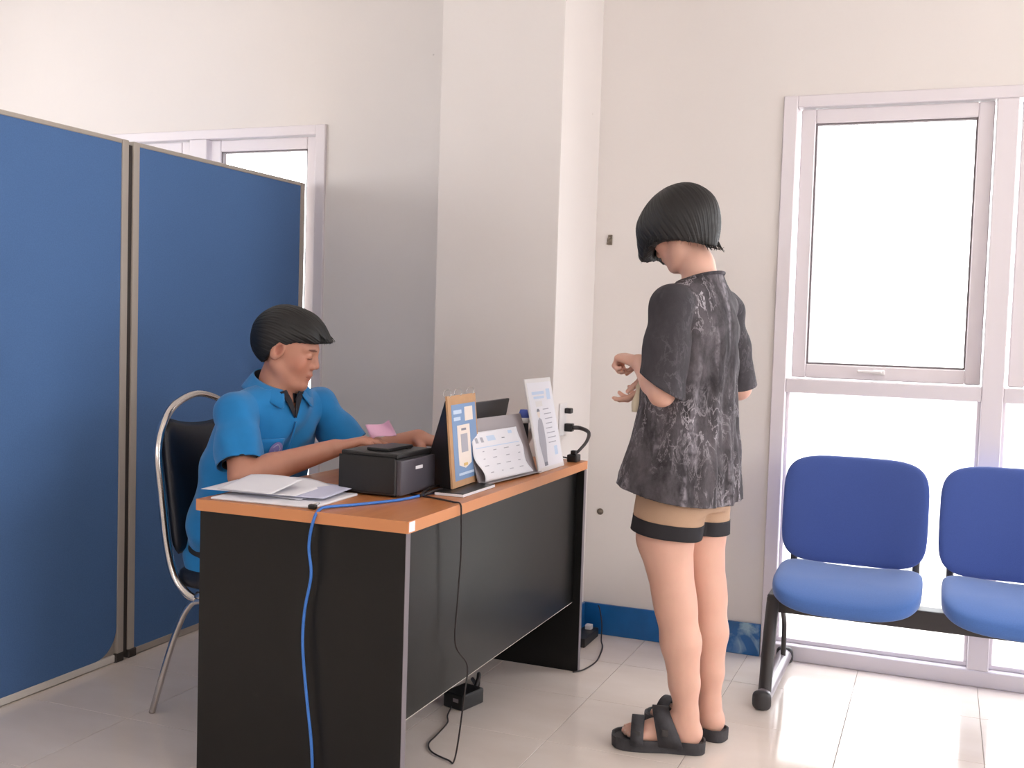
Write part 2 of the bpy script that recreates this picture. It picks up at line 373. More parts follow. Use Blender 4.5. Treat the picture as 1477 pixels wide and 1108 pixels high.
# ------------------------------------------------------------------ screens (partition)
def screen(y0,y1,label,cornercut):
    X=-2.63
    r=thing('partition_screen',label,'screen',(X-.02,(y0+y1)/2,0),'blue fabric screens along the left')
    w=.032; t=.05
    pts=[]; R=.10
    ya,yb=y0+w,y1-w; za,zb=.028,1.80
    outline=[(ya,zb),(ya,za),(yb-R,za)]+[(yb-R+R*math.sin(k*PI/16),za+R-R*math.cos(k*PI/16)) for k in range(1,9)]+[(yb,zb)]
    if not cornercut: outline=[(ya,zb),(ya,za),(yb,za),(yb,zb)]
    b=bmesh.new()
    A=[b.verts.new((X-.004,y,z)) for y,z in outline]; B=[b.verts.new((X-.036,y,z)) for y,z in outline]
    b.faces.new(A); b.faces.new(B[::-1])
    for i in range(len(A)): b.faces.new((A[i],B[i],B[(i+1)%len(A)],A[(i+1)%len(A)]))
    bmesh.ops.recalc_face_normals(b,faces=list(b.faces)); obj('fabric_panel',b,M['fabric_blue'],r)
    obj('post',box(X-.045,X,y0,y0+w-.001,.03,1.815,bev=.004,seg=2),M['screenframe'],r)
    obj('post',box(X-.045,X,y1-w+.001,y1,.03,1.815,bev=.004,seg=2),M['screenframe'],r)
    obj('top_rail',box(X-.042,X-.001,y0+w,y1-w,1.80,1.815,bev=.002,seg=1),M['screenframe'],r)
    obj('bottom_rail',box(X-.038,X-.003,y0+w,y1-w,.003,.028,bev=.002,seg=1),M['whitestrip'] if cornercut else M['screenframe'],r)  # first screen's white rail stands in for the lit floor gap beneath it
    if cornercut: obj('corner_web',box(X-.03,X-.012,y1-.14,y1-w,.028,.15),M['screenframe'],r)
    for yy in (y0+.02,y1-.02): obj('foot',box(X-.05,X+.004,yy-.02,yy+.02,0,.03,bev=.003,seg=1),M['darkgap'],r)
    return r
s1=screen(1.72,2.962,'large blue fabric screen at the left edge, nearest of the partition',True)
s2=screen(2.985,4.06,'blue fabric screen behind the seated person, reaching the window wall',False)
jt=thing('screen_gap_strip','thin dark strip standing in for the shaded gap between the two blue screens','filler',(-2.645,2.9735,0))
obj('strip',box(-2.665,-2.636,2.963,2.984,.02,1.80),M['darkgap'],jt)  # dark colour stands in for the shade between the two posts

# ------------------------------------------------------------------ desk
D=thing('office_desk','black desk with beech-coloured top between the two people','desk',(-1.457,2.93,0))
tp=obj('desktop',box(-1.765,-1.153,2.248,3.620,.7205,.7495),M['beech'],D)
eb=bmesh.new(); t=.0012
box(-1.1530,-1.1530+t,2.248,3.62,.7205,.7495,bm=eb); box(-1.765,-1.153,2.248-t,2.248,.7205,.7495,bm=eb); box(-1.766,-1.765,2.248,3.62,.7205,.7495,bm=eb)
obj('edge_band',eb,M['beech_edge'],tp)
obj('corner_sticker',box(-1.1520,-1.1512,2.250,2.280,.7235,.7475),M['paper'],tp,label='small white sticker')
p=obj('side_panel',box(-1.763,-1.166,2.262,2.284,0,.7205),M['black_lam'],D); obj('edge_band',box(-1.166,-1.1645,2.262,2.284,0,.7205),M['lam_edge'],p)
p=obj('side_panel',box(-1.70,-1.150,3.580,3.602,0,.7205),M['black_lam'],D); obj('edge_band',box(-1.150,-1.1485,3.580,3.602,0,.7205),M['lam_edge'],p)
p=obj('modesty_panel',box(-1.196,-1.178,2.284,3.580,.248,.7205),M['black_lam'],D); obj('edge_band',box(-1.196,-1.178,2.284,3.58,.2465,.248),M['whitestrip'],p)

# ------------------------------------------------------------------ bench in front of the window
B=thing('waiting_bench','row of blue padded seats on a dark beam in front of the window','bench',(.25,3.75,0))
def seat_bend(v):
    x,y,z=v
    z+= .022*(x/.23)**2 - .05*max(0,(-y-.05)/.16)**2*.5 + .012*(y/.2)
    return (x,y,z)
def back_bend(v):  # local: x across, y thickness, z height
    x,y,z=v
    y+= -.035*(x/.24)**2 + .03*(z/.19)
    return (x,y,z)
sm=bm_=None
seat0=superq(.232,.205,.034,.45,.45,56,18,bend=seat_bend)
def superpad(rx,rz,ry,e=.42):
    b=superq(rx,rz,ry,.5,e,56,18)  # outline in x,y ; thickness z
    for v in b.verts: v.co=Vector((v.co.x,v.co.z,v.co.y))
    for v in b.verts: v.co=Vector(back_bend(v.co))
    bmesh.ops.recalc_face_normals(b,faces=list(b.faces))
    return b
for i,xc in enumerate((-.257,.262,.781)):
    b_=superq(.232,.205,.034,.45,.45,56,18,bend=seat_bend,T=Matrix.Translation((xc,3.68,.385)))
    obj('seat',b_,M['seat_lit'],B)
    b_=superpad(.243,.187,.028); bmesh.ops.transform(b_,matrix=Matrix.Translation((xc-.005,3.935,.607)),verts=b_.verts)
    obj('backrest',b_,M['seat_blue'],B)
    for sx in (-.205,.205):
        obj('bracket',tube([(xc+sx,3.74,.32),(xc+sx,3.88,.325),(xc+sx,3.925,.36),(xc+sx,3.935,.45),(xc+sx,3.945,.56)],.011,8,flat=1.3),M['steel_dark'],B,True)
        obj('seat_support',box(xc+sx*.7-.015,xc+sx*.7+.015,3.56,3.82,.332,.347,bev=.002,seg=1),M['steel_dark'],B)
obj('beam',box(-.50,1.03,3.715,3.785,.268,.333,bev=.006,seg=2),M['steel_dark'],B)
for xl in (-.492,1.02):
    obj('leg',tube([(xl,3.66,.33),(xl,3.60,.2),(xl,3.55,.04)],.019,12,flat=1.3),M['steel_dark'],B,True)
    obj('leg',tube([(xl+.005,3.80,.30),(xl+.005,3.90,.22),(xl+.005,3.945,.16),(xl+.005,3.95,.04)],.009,10),M['steel_dark'],B,True)
    obj('leg_bracket',box(xl-.018,xl+.018,3.64,3.84,.318,.345,bev=.004,seg=1),M['steel_dark'],B)
    f=obj('foot_tube',tube([(xl,3.50,.031),(xl,3.75,.031),(xl,4.03,.031)],.026,16),M['foot_grey'],B,True)
    obj('end_cap',superq(.031,.018,.031,.6,1,24,12,T=Matrix.Translation((xl,3.492,.031))),M['plastic_dark'],f)
    obj('end_cap',superq(.031,.018,.031,.6,1,24,12,T=Matrix.Translation((xl,4.035,.031))),M['plastic_dark'],f)

# ------------------------------------------------------------------ banquet chair of the seated person
C=thing('banquet_chair','dark padded chair with chrome frame under the seated person','chair',(-2.0,2.81,0))
yn,yf=2.605,3.02; ym=(yn+yf)/2
arch=[(-2.04,yn,.372),(-2.075,yn,.385),(-2.12,yn,.43),(-2.15,yn,.52),(-2.175,yn,.68),(-2.19,yn,.80)]
top=[(-2.197,yn+.03,.885),(-2.204,yn+.09,.942),(-2.21,ym,.972),(-2.204,yf-.09,.942),(-2.197,yf-.03,.885)]
arch2=[(a[0],yf,a[2]) for a in arch][::-1]
obj('back_frame',tube(arch+top+arch2,.0125,12,n=8,flat=.8),M['chrome'],C,True)
for y in (yn,yf):
    obj('leg',tube([(-1.86,y,.375),(-2.02,y,.372),(-2.07,y,.345),(-2.11,y,.27),(-2.15,y,.16),(-2.20,y,.0)],.0125,12,flat=.8),M['chrome'],C,True)
    obj('leg',tube([(-2.04,y,.384),(-1.84,y,.39),(-1.79,y,.37),(-1.775,y,.3),(-1.765,y,.0)],.0125,12,flat=.8),M['chrome'],C,True)
obj('stretcher',tube([(-1.84,yn,.385),(-1.84,yf,.385)],.01,8,n=1),M['chrome'],C,True)
# back pad with a handle gap under the arch
b=bmesh.new(); nu,nv=26,26; G_=[[],[]]
for sd in (0,1):
    for j in range(nv+1):
        row=[]
        for i in range(nu+1):
            u=-1+2*i/nu; v=j/nv; u2=math.copysign(abs(u)**.8,u)
            zt_=.912-.030*(1-u2*u2)-.05*max(0,abs(u2)-.85)/.15; z=.492+(zt_-.492)*v
            hw=.190-.02*max(0,(.53-z)/.04)**2-.03*max(0,(z-.86)/.05)**2
            th=.024*max(0,(1-abs(u2)**8)*(1-abs(2*v-1)**10))**.5
            row.append(b.verts.new((-2.138-.070*(z-.49)/.45+(th if sd==0 else -th),ym+u2*hw,z)))
        G_[sd].append(row)
for sd in (0,1):
    for j in range(nv):
        for i in range(nu):
            q=(G_[sd][j][i],G_[sd][j][i+1],G_[sd][j+1][i+1],G_[sd][j+1][i]); b.faces.new(q if sd==0 else q[::-1])
bmesh.ops.remove_doubles(b,verts=list(b.verts),dist=.0004); bmesh.ops.recalc_face_normals(b,faces=list(b.faces))
obj('backrest',b,M['vinyl'],C,True)
obj('seat',superq(.205,.205,.034,.4,.35,48,14,T=Matrix.Translation((-1.945,ym,.425))),M['vinyl'],C)

# ------------------------------------------------------------------ smooth-union volumes turned into one continuous skin
class Field:
    def __init__(s,lo,hi,h):
        s.lo=np.array(lo,float); s.h=h; s.n=np.ceil((np.array(hi)-s.lo)/h).astype(int)+1
        s.G=np.full(s.n,.2,np.float32)
    def blend(s,lo,hi,fn,k,mode='u'):
        i0=np.clip(np.floor((np.array(lo)-k-.012-s.lo)/s.h).astype(int),0,s.n); i1=np.clip(np.ceil((np.array(hi)+k+.012-s.lo)/s.h).astype(int)+1,0,s.n)
        if (i1<=i0).any(): return
        ax=[(s.lo[a]+s.h*np.arange(i0[a],i1[a])).astype(np.float32) for a in range(3)]
        X,Y,Z=np.meshgrid(*ax,indexing='ij',sparse=True)
        d=fn(X,Y,Z).astype(np.float32); sl=tuple(slice(i0[a],i1[a]) for a in range(3)); g=s.G[sl]
        if mode=='u':
            t=np.clip(.5+.5*(g-d)/k,0,1); s.G[sl]=g*(1-t)+d*t-k*t*(1-t)
        elif mode=='s':
            d=-d; t=np.clip(.5-.5*(g-d)/k,0,1); s.G[sl]=g*(1-t)+d*t+k*t*(1-t)
        elif mode=='i':
            s.G[sl]=np.maximum(g,d)
    def cone(s,a,b,ra,rb,k=.01,mode='u'):
        a=np.array(a,float);b=np.array(b,float);ab=b-a;L=float(ab@ab)+1e-12; r=max(ra,rb)
        def fn(X,Y,Z):
            px,py,pz=X-a[0],Y-a[1],Z-a[2]; t=np.clip((px*ab[0]+py*ab[1]+pz*ab[2])/L,0,1)
            return np.sqrt((px-t*ab[0])**2+(py-t*ab[1])**2+(pz-t*ab[2])**2)-(ra+(rb-ra)*t)
        s.blend(np.minimum(a,b)-r,np.maximum(a,b)+r,fn,k,mode)
    def chain(s,P,k=.01):
        for (a,ra),(b,rb) in zip(P[:-1],P[1:]): s.cone(a,b,ra,rb,k)
    def ell(s,c,r,R=None,k=.01,mode='u'):
        c=np.array(c,float); r=np.array(r,float); R=np.eye(3) if R is None else np.array(R,float)  # columns: local axes
        m=r.max()
        def fn(X,Y,Z):
            px,py,pz=X-c[0],Y-c[1],Z-c[2]
            q=[(px*R[0,i]+py*R[1,i]+pz*R[2,i]) for i in range(3)]
            k0=np.sqrt(sum((q[i]/r[i])**2 for i in range(3)))+1e-9; k1=np.sqrt(sum((q[i]/r[i]**2)**2 for i in range(3)))+1e-9
            return k0*(k0-1)/k1
        s.blend(c-m,c+m,fn,k,mode)
    def loft(s,st,fwd,k=.01,n=2.2,zlo=None,zhi=None):
        """st: list of (z, cx, cy, half depth along fwd, half width)"""
        st=sorted(st); A=np.array(st,float); zz=np.linspace(A[0,0],A[-1,0],80)
        # smooth the control values
        def sm(c):
            v=np.interp(zz,A[:,0],A[:,c])
            for _ in range(14): v[1:-1]=(v[:-2]+2*v[1:-1]+v[2:])/4
            return v
        cx,cy,ra,rb=[sm(i) for i in (1,2,3,4)]
        def fn(X,Y,Z):
            z=Z[0,0,:]; f=lambda v: np.interp(z,zz,v)[None,None,:]
            dx,dy=X-f(cx),Y-f(cy); u=dx*fwd[0]+dy*fwd[1]; w=-dx*fwd[1]+dy*fwd[0]
            a,b=f(ra),f(rb)
            d=((np.abs(u/a)**n+np.abs(w/b)**n)**(1/n)-1)*np.minimum(a,b)
            return np.maximum(d,np.maximum(A[0,0]-Z,Z-A[-1,0]))
        m=max(A[:,3].max(),A[:,4].max())*1.2
        s.blend([A[:,1].min()-m,A[:,2].min()-m,A[0,0]],[A[:,1].max()+m,A[:,2].max()+m,A[-1,0]],fn,k)
    def cut(s,fn,lo=None,hi=None):   # keep where fn<0
        lo=s.lo if lo is None else lo; hi=s.lo+s.h*s.n if hi is None else hi
        s.blend(lo,hi,fn,0.0,'i')
    def mesh(s,name):
        F=s.G; F[0]=F[-1]=.05; F[:,0]=F[:,-1]=.05; F[:,:,0]=F[:,:,-1]=.05
        I=F<0
        mn=[slice(None,-1),slice(1,None)]
        anyv=np.zeros(tuple(np.array(F.shape)-1),bool); allv=np.ones_like(anyv)
        for a in (0,1):
            for b in (0,1):
                for c in (0,1):
                    q=I[mn[a],mn[b],mn[c]]; anyv|=q; allv&=q
        act=anyv&~allv; idx=np.argwhere(act); N=len(idx)
        num=np.full(act.shape,-1,np.int32); num[act]=np.arange(N)
        acc=np.zeros((N,3)); cnt=np.zeros(N)
        cor=[(a,b,c) for a in (0,1) for b in (0,1) for c in (0,1)]
        V={c:F[idx[:,0]+c[0],idx[:,1]+c[1],idx[:,2]+c[2]].astype(float) for c in cor}
        for c in cor:
            for ax in range(3):
                if c[ax]==0:
                    d=list(c); d[ax]=1; d=tuple(d); v0,v1=V[c],V[d]; m=(v0<0)!=(v1<0)
                    t=np.where(m,v0/np.where(m,v0-v1,1),0); p=np.tile(np.array(c,float),(N,1)); p[:,ax]=t
                    acc[m]+=p[m]; cnt[m]+=1
        co=s.lo+(idx+acc/cnt[:,None])*s.h
        Q=[]
        for ax in range(3):
            b,c=(ax+1)%3,(ax+2)%3
            sl0=[slice(None)]*3; sl1=[slice(None)]*3; sl0[ax]=slice(None,-1); sl1[ax]=slice(1,None)
            x=I[tuple(sl0)]!=I[tuple(sl1)]; e=np.argwhere(x); e=e[(e[:,b]>0)&(e[:,c]>0)&(e[:,b]<F.shape[b]-1)&(e[:,c]<F.shape[c]-1)]
            ins=I[e[:,0],e[:,1],e[:,2]]
            def cell(db,dc):
                q=e.copy(); q[:,b]-=db; q[:,c]-=dc; return num[q[:,0],q[:,1],q[:,2]]
            q=np.stack([cell(1,1),cell(0,1),cell(0,0),cell(1,0)],1); q[~ins]=q[~ins][:,::-1]; Q.append(q)
        Q=np.concatenate(Q); Q=Q[(Q>=0).all(1)]
        return co,Q
def loft_d(st,fwd,p,n=2.2):
    st=sorted(st); A=np.array(st,float); v=[np.interp(p[:,2],A[:,0],A[:,i]) for i in (1,2,3,4)]
    dx,dy=p[:,0]-v[0],p[:,1]-v[1]; u=dx*fwd[0]+dy*fwd[1]; w=-dx*fwd[1]+dy*fwd[0]
    return ((np.abs(u/v[2])**n+np.abs(w/v[3])**n)**(1/n)-1)*np.minimum(v[2],v[3])
def clip_snap(co,Q,rules,h):
    """rules: (signed(p) > 0 where kept, unit direction in which signed grows, mask(p) where the rule applies)"""
    co=co.copy()
    for fn,d,mask in rules:
        c=co[Q].mean(1); sv=fn(c); mk=mask(c) if mask else np.ones(len(c),bool); kill=mk&(sv<0)
        edgev=np.intersect1d(np.unique(Q[kill]),np.unique(Q[~kill]))
        Q=Q[~kill]
        if len(edgev):
            s_=fn(co[edgev]); m=np.abs(s_)<1.6*h; co[edgev[m]]-=s_[m][:,None]*np.asarray(d)
    return co,Q
def qmesh(name,co,Q):
    used=np.unique(Q); mp=np.full(len(co),-1); mp[used]=np.arange(len(used)); co=co[used]; Q=mp[Q]
    me=bpy.data.meshes.new(name); me.vertices.add(len(co)); me.vertices.foreach_set('co',co.astype(np.float32).ravel())
    me.loops.add(Q.size); me.loops.foreach_set('vertex_index',Q.astype(np.int32).ravel())
    me.polygons.add(len(Q)); me.polygons.foreach_set('loop_start',np.arange(0,Q.size,4,dtype=np.int32)); me.polygons.foreach_set('loop_total',np.full(len(Q),4,np.int32))
    me.polygons.foreach_set('use_smooth',[True]*len(Q)); me.update(calc_edges=True); return me
def vnormals(co,Q):
    n=np.cross(co[Q[:,2]]-co[Q[:,0]],co[Q[:,3]]-co[Q[:,1]]); V=np.zeros_like(co)
    for i in range(4): np.add.at(V,Q[:,i],n)
    return V/(np.linalg.norm(V,axis=1,keepdims=True)+1e-12)
def relax(co,Q,it=2,f=.5):
    for _ in range(it):
        A=np.zeros_like(co); c=np.zeros(len(co))
        for i in range(4):
            for j in (1,3):
                np.add.at(A,Q[:,i],co[Q[:,(i+j)%4]]); np.add.at(c,Q[:,i],1)
        m=c>0; co=co.copy(); co[m]=co[m]*(1-f)+f*A[m]/c[m,None]
    return co
def paint(me,val):
    a=me.attributes.new('paint','FLOAT_COLOR','POINT'); v=np.ones((len(me.vertices),4),np.float32)
    val=np.asarray(val,np.float32); v[:,:3]=val if val.ndim==2 else val[:,None]; a.data.foreach_set('color',v.ravel())
def coords(me):
    v=np.empty(len(me.vertices)*3,np.float32); me.vertices.foreach_get('co',v); return v.reshape(-1,3)
def solidify(o,t):
    m=o.modifiers.new('s','SOLIDIFY'); m.thickness=t; m.offset=-1
def fbm(p,f,seed=0):
    r=np.random.default_rng(seed); o=np.zeros(len(p))
    for k in range(7):
        d=r.normal(size=3); d/=np.linalg.norm(d); fr=f*(.6+1.0*r.random()); ph=r.random()*6.28
        d2=r.normal(size=3); o+=np.sin(p@d*fr+ph+1.3*np.sin(p@d2*fr*.35+ph*2))
    return o/3.5

def head(F,o,R,sc=1.0,k=1.0):
    """o: centre, R columns: forward, left, up"""
    o=np.array(o,float); P=lambda *p: o+R@(np.array(p)*sc)
    E=lambda c,r,k=.012,mode='u',Rl=None: F.ell(P(*c),np.array(r)*sc,R if Rl is None else R@Rl,k,mode)
    Cn=lambda a,b,ra,rb,k=.01,mode='u': F.cone(P(*a),P(*b),ra*sc,rb*sc,k,mode)
    E((-.014,0,.032),(.094,.074,.080),.01)
    E((.024,0,-.012),(.062,.060,.088),.03)
    for s in (-1,1):
        Cn((-.012,s*.050,-.052),(.052,s*.018,-.096),.019,.017,.022)
        E((.050,s*.036,-.028),(.026,.022,.026),.02)
        Cn((.080,s*.010,.022),(.066,s*.044,.020),.0095,.009,.014)
    E((.071,0,-.097),(.021,.024,.019),.018)
    E((.068,0,-.058),(.024,.030,.030),.02)
    for s in (-1,1): E((.097,s*.031,.001),(.016,.018,.011),.012,'s')
    for s in (-1,1): E((.0735,s*.031,.000),(.0125,.0155,.0125),.003)
    Cn((.083,0,.014),(.100,0,-.026),.0075,.0105,.013)
    for s in (-1,1): E((.091,s*.012,-.032),(.011,.007,.008),.006)
    E((.084,0,-.059),(.0125,.022,.0075),.007); E((.080,0,-.0715),(.0115,.018,.0070),.007)
    E((.100,0,-.0652),(.011,.022,.0014),.003,'s')
    a=math.radians(14); Ry=np.array([[math.cos(a),0,math.sin(a)],[0,1,0],[-math.sin(a),0,math.cos(a)]])
    for s in (-1,1):
        E((-.012,s*.076,-.008),(.020,.010,.032),.005,'u',Ry)
        E((-.005,s*.085,-.002),(.011,.009,.019),.003,'s',Ry)
        E((.003,s*.076,-.012),(.005,.005,.008),.004)
def hand(F,w,X,N,T,curl,spread=0,sc=1.0,thumb=(.5,.3)):
    """w wrist, X along the hand, N side the fingers curl to, T thumb side"""
    w=np.array(w,float); X=np.array(X,float); X/=np.linalg.norm(X); N=np.array(N,float); N-=X*(N@X); N/=np.linalg.norm(N)
    T_=np.cross(N,X); T_=T_ if T_@np.array(T,float)>0 else -T_
    P=lambda x,y,z: w+(X*x+T_*y+N*z)*sc
    tips=[]
    ys=(.027,.009,-.009,-.026); L=((.040,.024,.020),(.044,.028,.021),(.041,.026,.020),(.032,.020,.018)); base=(.088,.092,.088,.080)
    for i in range(4):
        F.cone(P(.012,ys[i]*.55,0),P(base[i],ys[i],0),.0150*sc,.0105*sc,.014)
        a=0; p=P(base[i],ys[i],0); r=(.0092,.0086,.0078,.0068)
        sp=(1.5-i)*spread; D=X*math.cos(sp)+T_*math.sin(sp); c=curl[i]
        for j in range(3):
            a+=c*(1.0,1.25,.8)[j]; q=p+(D*math.cos(a)+N*math.sin(a))*L[i][j]*sc*(1.0)
            F.cone(p,q,r[j]*sc*(.92 if i==3 else 1),r[j+1]*sc*(.92 if i==3 else 1),.004); p=q
        tips.append(p)
    t0=P(.022,.022,.006); a=thumb[0]; b=thumb[1]
    t1=t0+(X*.75+T_*a+N*b*.6)/np.linalg.norm(X*.75+T_*a+N*b*.6)*.042*sc
    t2=t1+(X+T_*(a*.35)+N*b)/np.linalg.norm(X+T_*(a*.35)+N*b)*.031*sc
    t3=t2+(X+T_*(-a*.1)+N*b*1.3)/np.linalg.norm(X+T_*(-a*.1)+N*b*1.3)*.024*sc
    F.cone(t0,t1,.0150*sc,.0115*sc,.010); F.cone(t1,t2,.0110*sc,.0095*sc,.004); F.cone(t2,t3,.0095*sc,.0075*sc,.004)
    return tips
def frame_R(fwd,pitch,roll=0):
    """head frame: fwd horizontal direction, pitched down by pitch; roll tilts towards the left"""
    f=np.array([fwd[0],fwd[1],0.]); f/=np.linalg.norm(f); u=np.array([0,0,1.]); l=np.cross(u,f)
    f2=f*math.cos(pitch)-u*math.sin(pitch); u2=u*math.cos(pitch)+f*math.sin(pitch)
    l3=l*math.cos(roll)-u2*math.sin(roll); u3=u2*math.cos(roll)+l*math.sin(roll)
    return np.stack([f2,l3,u3],1)
def face_paint(p,o,R,sc,me_n,lipc=(.94,.78,.76),knuck=None):
    q=(p-np.array(o))@R/sc; v=np.ones((len(p),3))
    def blob(c,r,col,soft=.35):
        d=np.sqrt((((q-np.array(c))/np.array(r))**2).sum(1)); w=np.clip((1+soft-d)/soft,0,1)[:,None]; v[:]=v*(1-w)+v*np.array(col)*w
    blob((.090,0,-.060),(.02,.021,.006),lipc); blob((.088,0,-.071),(.02,.018,.007),lipc); blob((.09,0,-.0652),(.025,.021,.0014),(.45,.3,.3))
    for s in (-1,1):
        blob((.084,s*.031,-.007),(.016,.015,.0015),(.25,.18,.18))      # lash line of the lowered lids
        blob((.083,s*.030,.021),(.02,.017,.0035),(.3,.22,.2))           # eyebrows
        blob((.06,s*.043,-.03),(.03,.02,.02),(1.0,.9,.88),1.0)
        blob((-.006,s*.08,-.002),(.010,.008,.016),(.8,.62,.6),.5)
    return v

# ================================================================== seated person
mf=np.array([.951,-.309]); mr=np.array([-.309,-.951])      # torso facing, its right
MP=thing('person','seated person in a bright blue polo shirt, looking down behind the desk','person',(-1.95,2.80,0))
hR=frame_R((.955,.30),math.radians(16)); hO=np.array([-1.852,2.785,1.128]); hs=.97
Rs=np.array([-1.928,2.634,.940]); Ls=np.array([-1.842,2.945,.945])
Re=np.array([-1.850,2.560,.765]); Rw=np.array([-1.640,2.712,.845]); Le=np.array([-1.715,2.985,.785]); Lw=np.array([-1.505,2.985,.862])
F=Field((-2.2,2.3,0),(-1.22,3.2,1.30),.0034)
F.loft([(.44,-2.02,2.81,.10,.15),(.52,-2.02,2.81,.11,.17),(.66,-2.0,2.81,.10,.145),(.80,-1.965,2.80,.105,.145),(.90,-1.925,2.79,.10,.15),(.97,-1.90,2.79,.08,.12),(1.0,-1.895,2.79,.05,.06)],mf,.02)
F.chain([(Rs,.044),(Re,.040)],.02); F.chain([(Ls,.044),(Le,.040)],.02)
F.cone((-1.895,2.79,.96),Rs,.042,.042,.02); F.cone((-1.895,2.79,.96),Ls,.042,.042,.02)
F.chain([(Re,.040),(Re*.68+Rw*.32+np.array([0,0,-.002]),.042),(Rw,.027)],.012)
F.chain([(Le,.040),(Le*.68+Lw*.32,.041),(Lw,.027)],.012)
F.chain([((-1.905,2.792,.955),.064),((-1.885,2.79,1.03),.058),((-1.868,2.788,1.085),.058)],.02)
head(F,hO,hR,hs)
hand(F,Rw,(.86,.42,.30),(.3,.1,-1),(0,1,.1),(.34,.40,.45,.5),.08,1.0,(.6,.5))
hand(F,Lw,(.93,-.16,-.10),(.1,0,-1),(0,-1,.1),(.30,.38,.42,.48),.12,1.0,(.6,.4))
for sy,kn in ((-1,2.68),(1,2.98)):
    F.chain([((-2.0,2.81+sy*.09,.52),.085),((-1.60,kn,.53),.058),((-1.60,kn,.47),.055),((-1.70,kn,.30),.052),((-1.78,kn,.09),.036)],.02)
    F.chain([((-1.79,kn,.055),.036),((-1.64,kn+sy*.02,.03),.026)],.02)
co,Q=F.mesh('body'); co=relax(co,Q,1,.5)
me=qmesh('body',co,Q); pc=coords(me); v=face_paint(pc,hO,hR,hs,None)
paint(me,v); body_m=obj('body',me,M['skin_m'],MP)
del F
# hair: swept forward over the forehead, short around the ear and nape
F=Field(hO-.2,hO+.2,.0026)
def LP(o,R,sc): return lambda *p: np.array(o)+R@(np.array(p)*sc)
H=LP(hO,hR,hs)
F.ell(H(-.020,0,.042),np.array((.105,.086,.088))*hs,hR,.01)
F.ell(H(-.045,0,.010),np.array((.078,.078,.080))*hs,hR,.02)
F.ell(H(.045,0,.062),np.array((.068,.072,.052))*hs,hR,.02)
F.ell(H(.082,.006,.052),np.array((.042,.054,.026))*hs,hR,.02)
F.ell(H(.000,0,.085),np.array((.080,.070,.050))*hs,hR,.02)
def hcut(X,Y,Z):
    dx,dy,dz=X-hO[0],Y-hO[1],Z-hO[2]
    u=(dx*hR[0,0]+dy*hR[1,0]+dz*hR[2,0])/hs; w=(dx*hR[0,2]+dy*hR[1,2]+dz*hR[2,2])/hs; l=(dx*hR[0,1]+dy*hR[1,1]+dz*hR[2,1])/hs
    zc=np.interp(u,[-.13,-.075,-.045,-.030,-.012,.008,.03,.05,.09,.14],[-.075,-.072,-.05,-.01,.022,.016,.030,.036,.046,.064])
    return (zc-w)*.8*hs
F.cut(hcut)
co,Q=F.mesh('hair'); co=relax(co,Q,1); nn=vnormals(co,Q)
q=(co-hO)@hR; ang=np.arctan2(q[:,1],q[:,2]-.02)
g=np.sin(ang*34+q[:,0]*30+2*np.sin(q[:,0]*45))*.0005+np.sin(ang*71+q[:,0]*60+1.5*np.sin(q[:,0]*33))*.0007+fbm(co,60,3)*.0012
co=co+nn*g[:,None]
me=qmesh('hair',co,Q)
obj('hair',me,M['hair_m'],MP)
del F
# a few loose strand tips at the fringe
b=bmesh.new()
for k in range(46):
    y=random.uniform(-.05,.055); a=random.uniform(-.3,.3)
    p0=H(.03,y*.8,.098); p1=H(.085,y,.082); p2=H(.112+random.uniform(-.006,.010),y+a*.02,.064); p3=H(.110+random.uniform(-.012,.008),y+a*.04,.052+random.uniform(-.004,.008))
    tube([p0,p1,p2,p3],lambda t:.0022*(1-t)+.0003,4,n=4,bm=b)
me=bpy.data.meshes.new('fringe'); b.to_mesh(me); b.free(); obj('fringe_strands',me,M['hair_m'],MP,True)

def clip_faces(co,Q,keepfn):
    c=co[Q].mean(1); return Q[keepfn(c)]
# polo shirt
F=Field((-2.3,2.3,.42),(-1.5,3.25,1.12),.0042)
PST=[(.42,-2.02,2.81,.145,.185),(.55,-2.02,2.81,.140,.19),(.68,-2.0,2.81,.130,.178),(.80,-1.965,2.80,.132,.175),(.90,-1.925,2.79,.124,.168),(.955,-1.905,2.79,.098,.145),(.985,-1.90,2.79,.075,.11),(1.014,-1.895,2.79,.062,.074)]
def shirt_parts(F,st,fwd,neck,sleeves,lo,hi,h,ztop):
    """torso volume and one volume per sleeve, each open at its end; joined into one mesh"""
    F.loft(st,fwd,.02)
    for s_,e_,r0,r1,t0,tilt in sleeves: F.cone(neck,s_+np.array([0,0,-.004]),r0*1.0,r0*1.0,.03)
    parts=[F.mesh('torso')]
    for s_,e_,r0,r1,t0,tilt in sleeves:
        d=e_-s_; L_=np.linalg.norm(d); u=d/L_; G=Field(lo,hi,h)
        G.cone(s_-np.array([0,0,.006]),s_+d*.5,r0,(r0+r1)/2,.03); G.cone(s_+d*.45,s_+d*1.25,(r0+r1)/2,r1,.02)
        G.cone(np.array(neck)*.5+s_*.5,s_-np.array([0,0,.006]),r0*.9,r0,.03)
        c_,q_=G.mesh('sl'); del G; c_=relax(c_,q_,1)
        f3=np.array([fwd[0],fwd[1],0.])
        nrm=u+tilt*f3; nrm/=np.linalg.norm(nrm); p0=s_+u*L_*t0
        c_,q_=clip_snap(c_,q_,[(lambda c:(p0-c)@nrm,-nrm,None)],h)
        parts.append((c_,q_))
    return parts
parts=shirt_parts(F,PST,mf,(-1.90,2.79,.968),[(Rs,Re,.060,.068,.80,.0),(Ls,Le,.058,.066,.78,.0)],(-2.3,2.3,.5),(-1.5,3.25,1.12),.0042,1.0); del F
c_,q_=parts[0]; c_=relax(c_,q_,1); nk=np.array([-1.897,2.79,1.0])
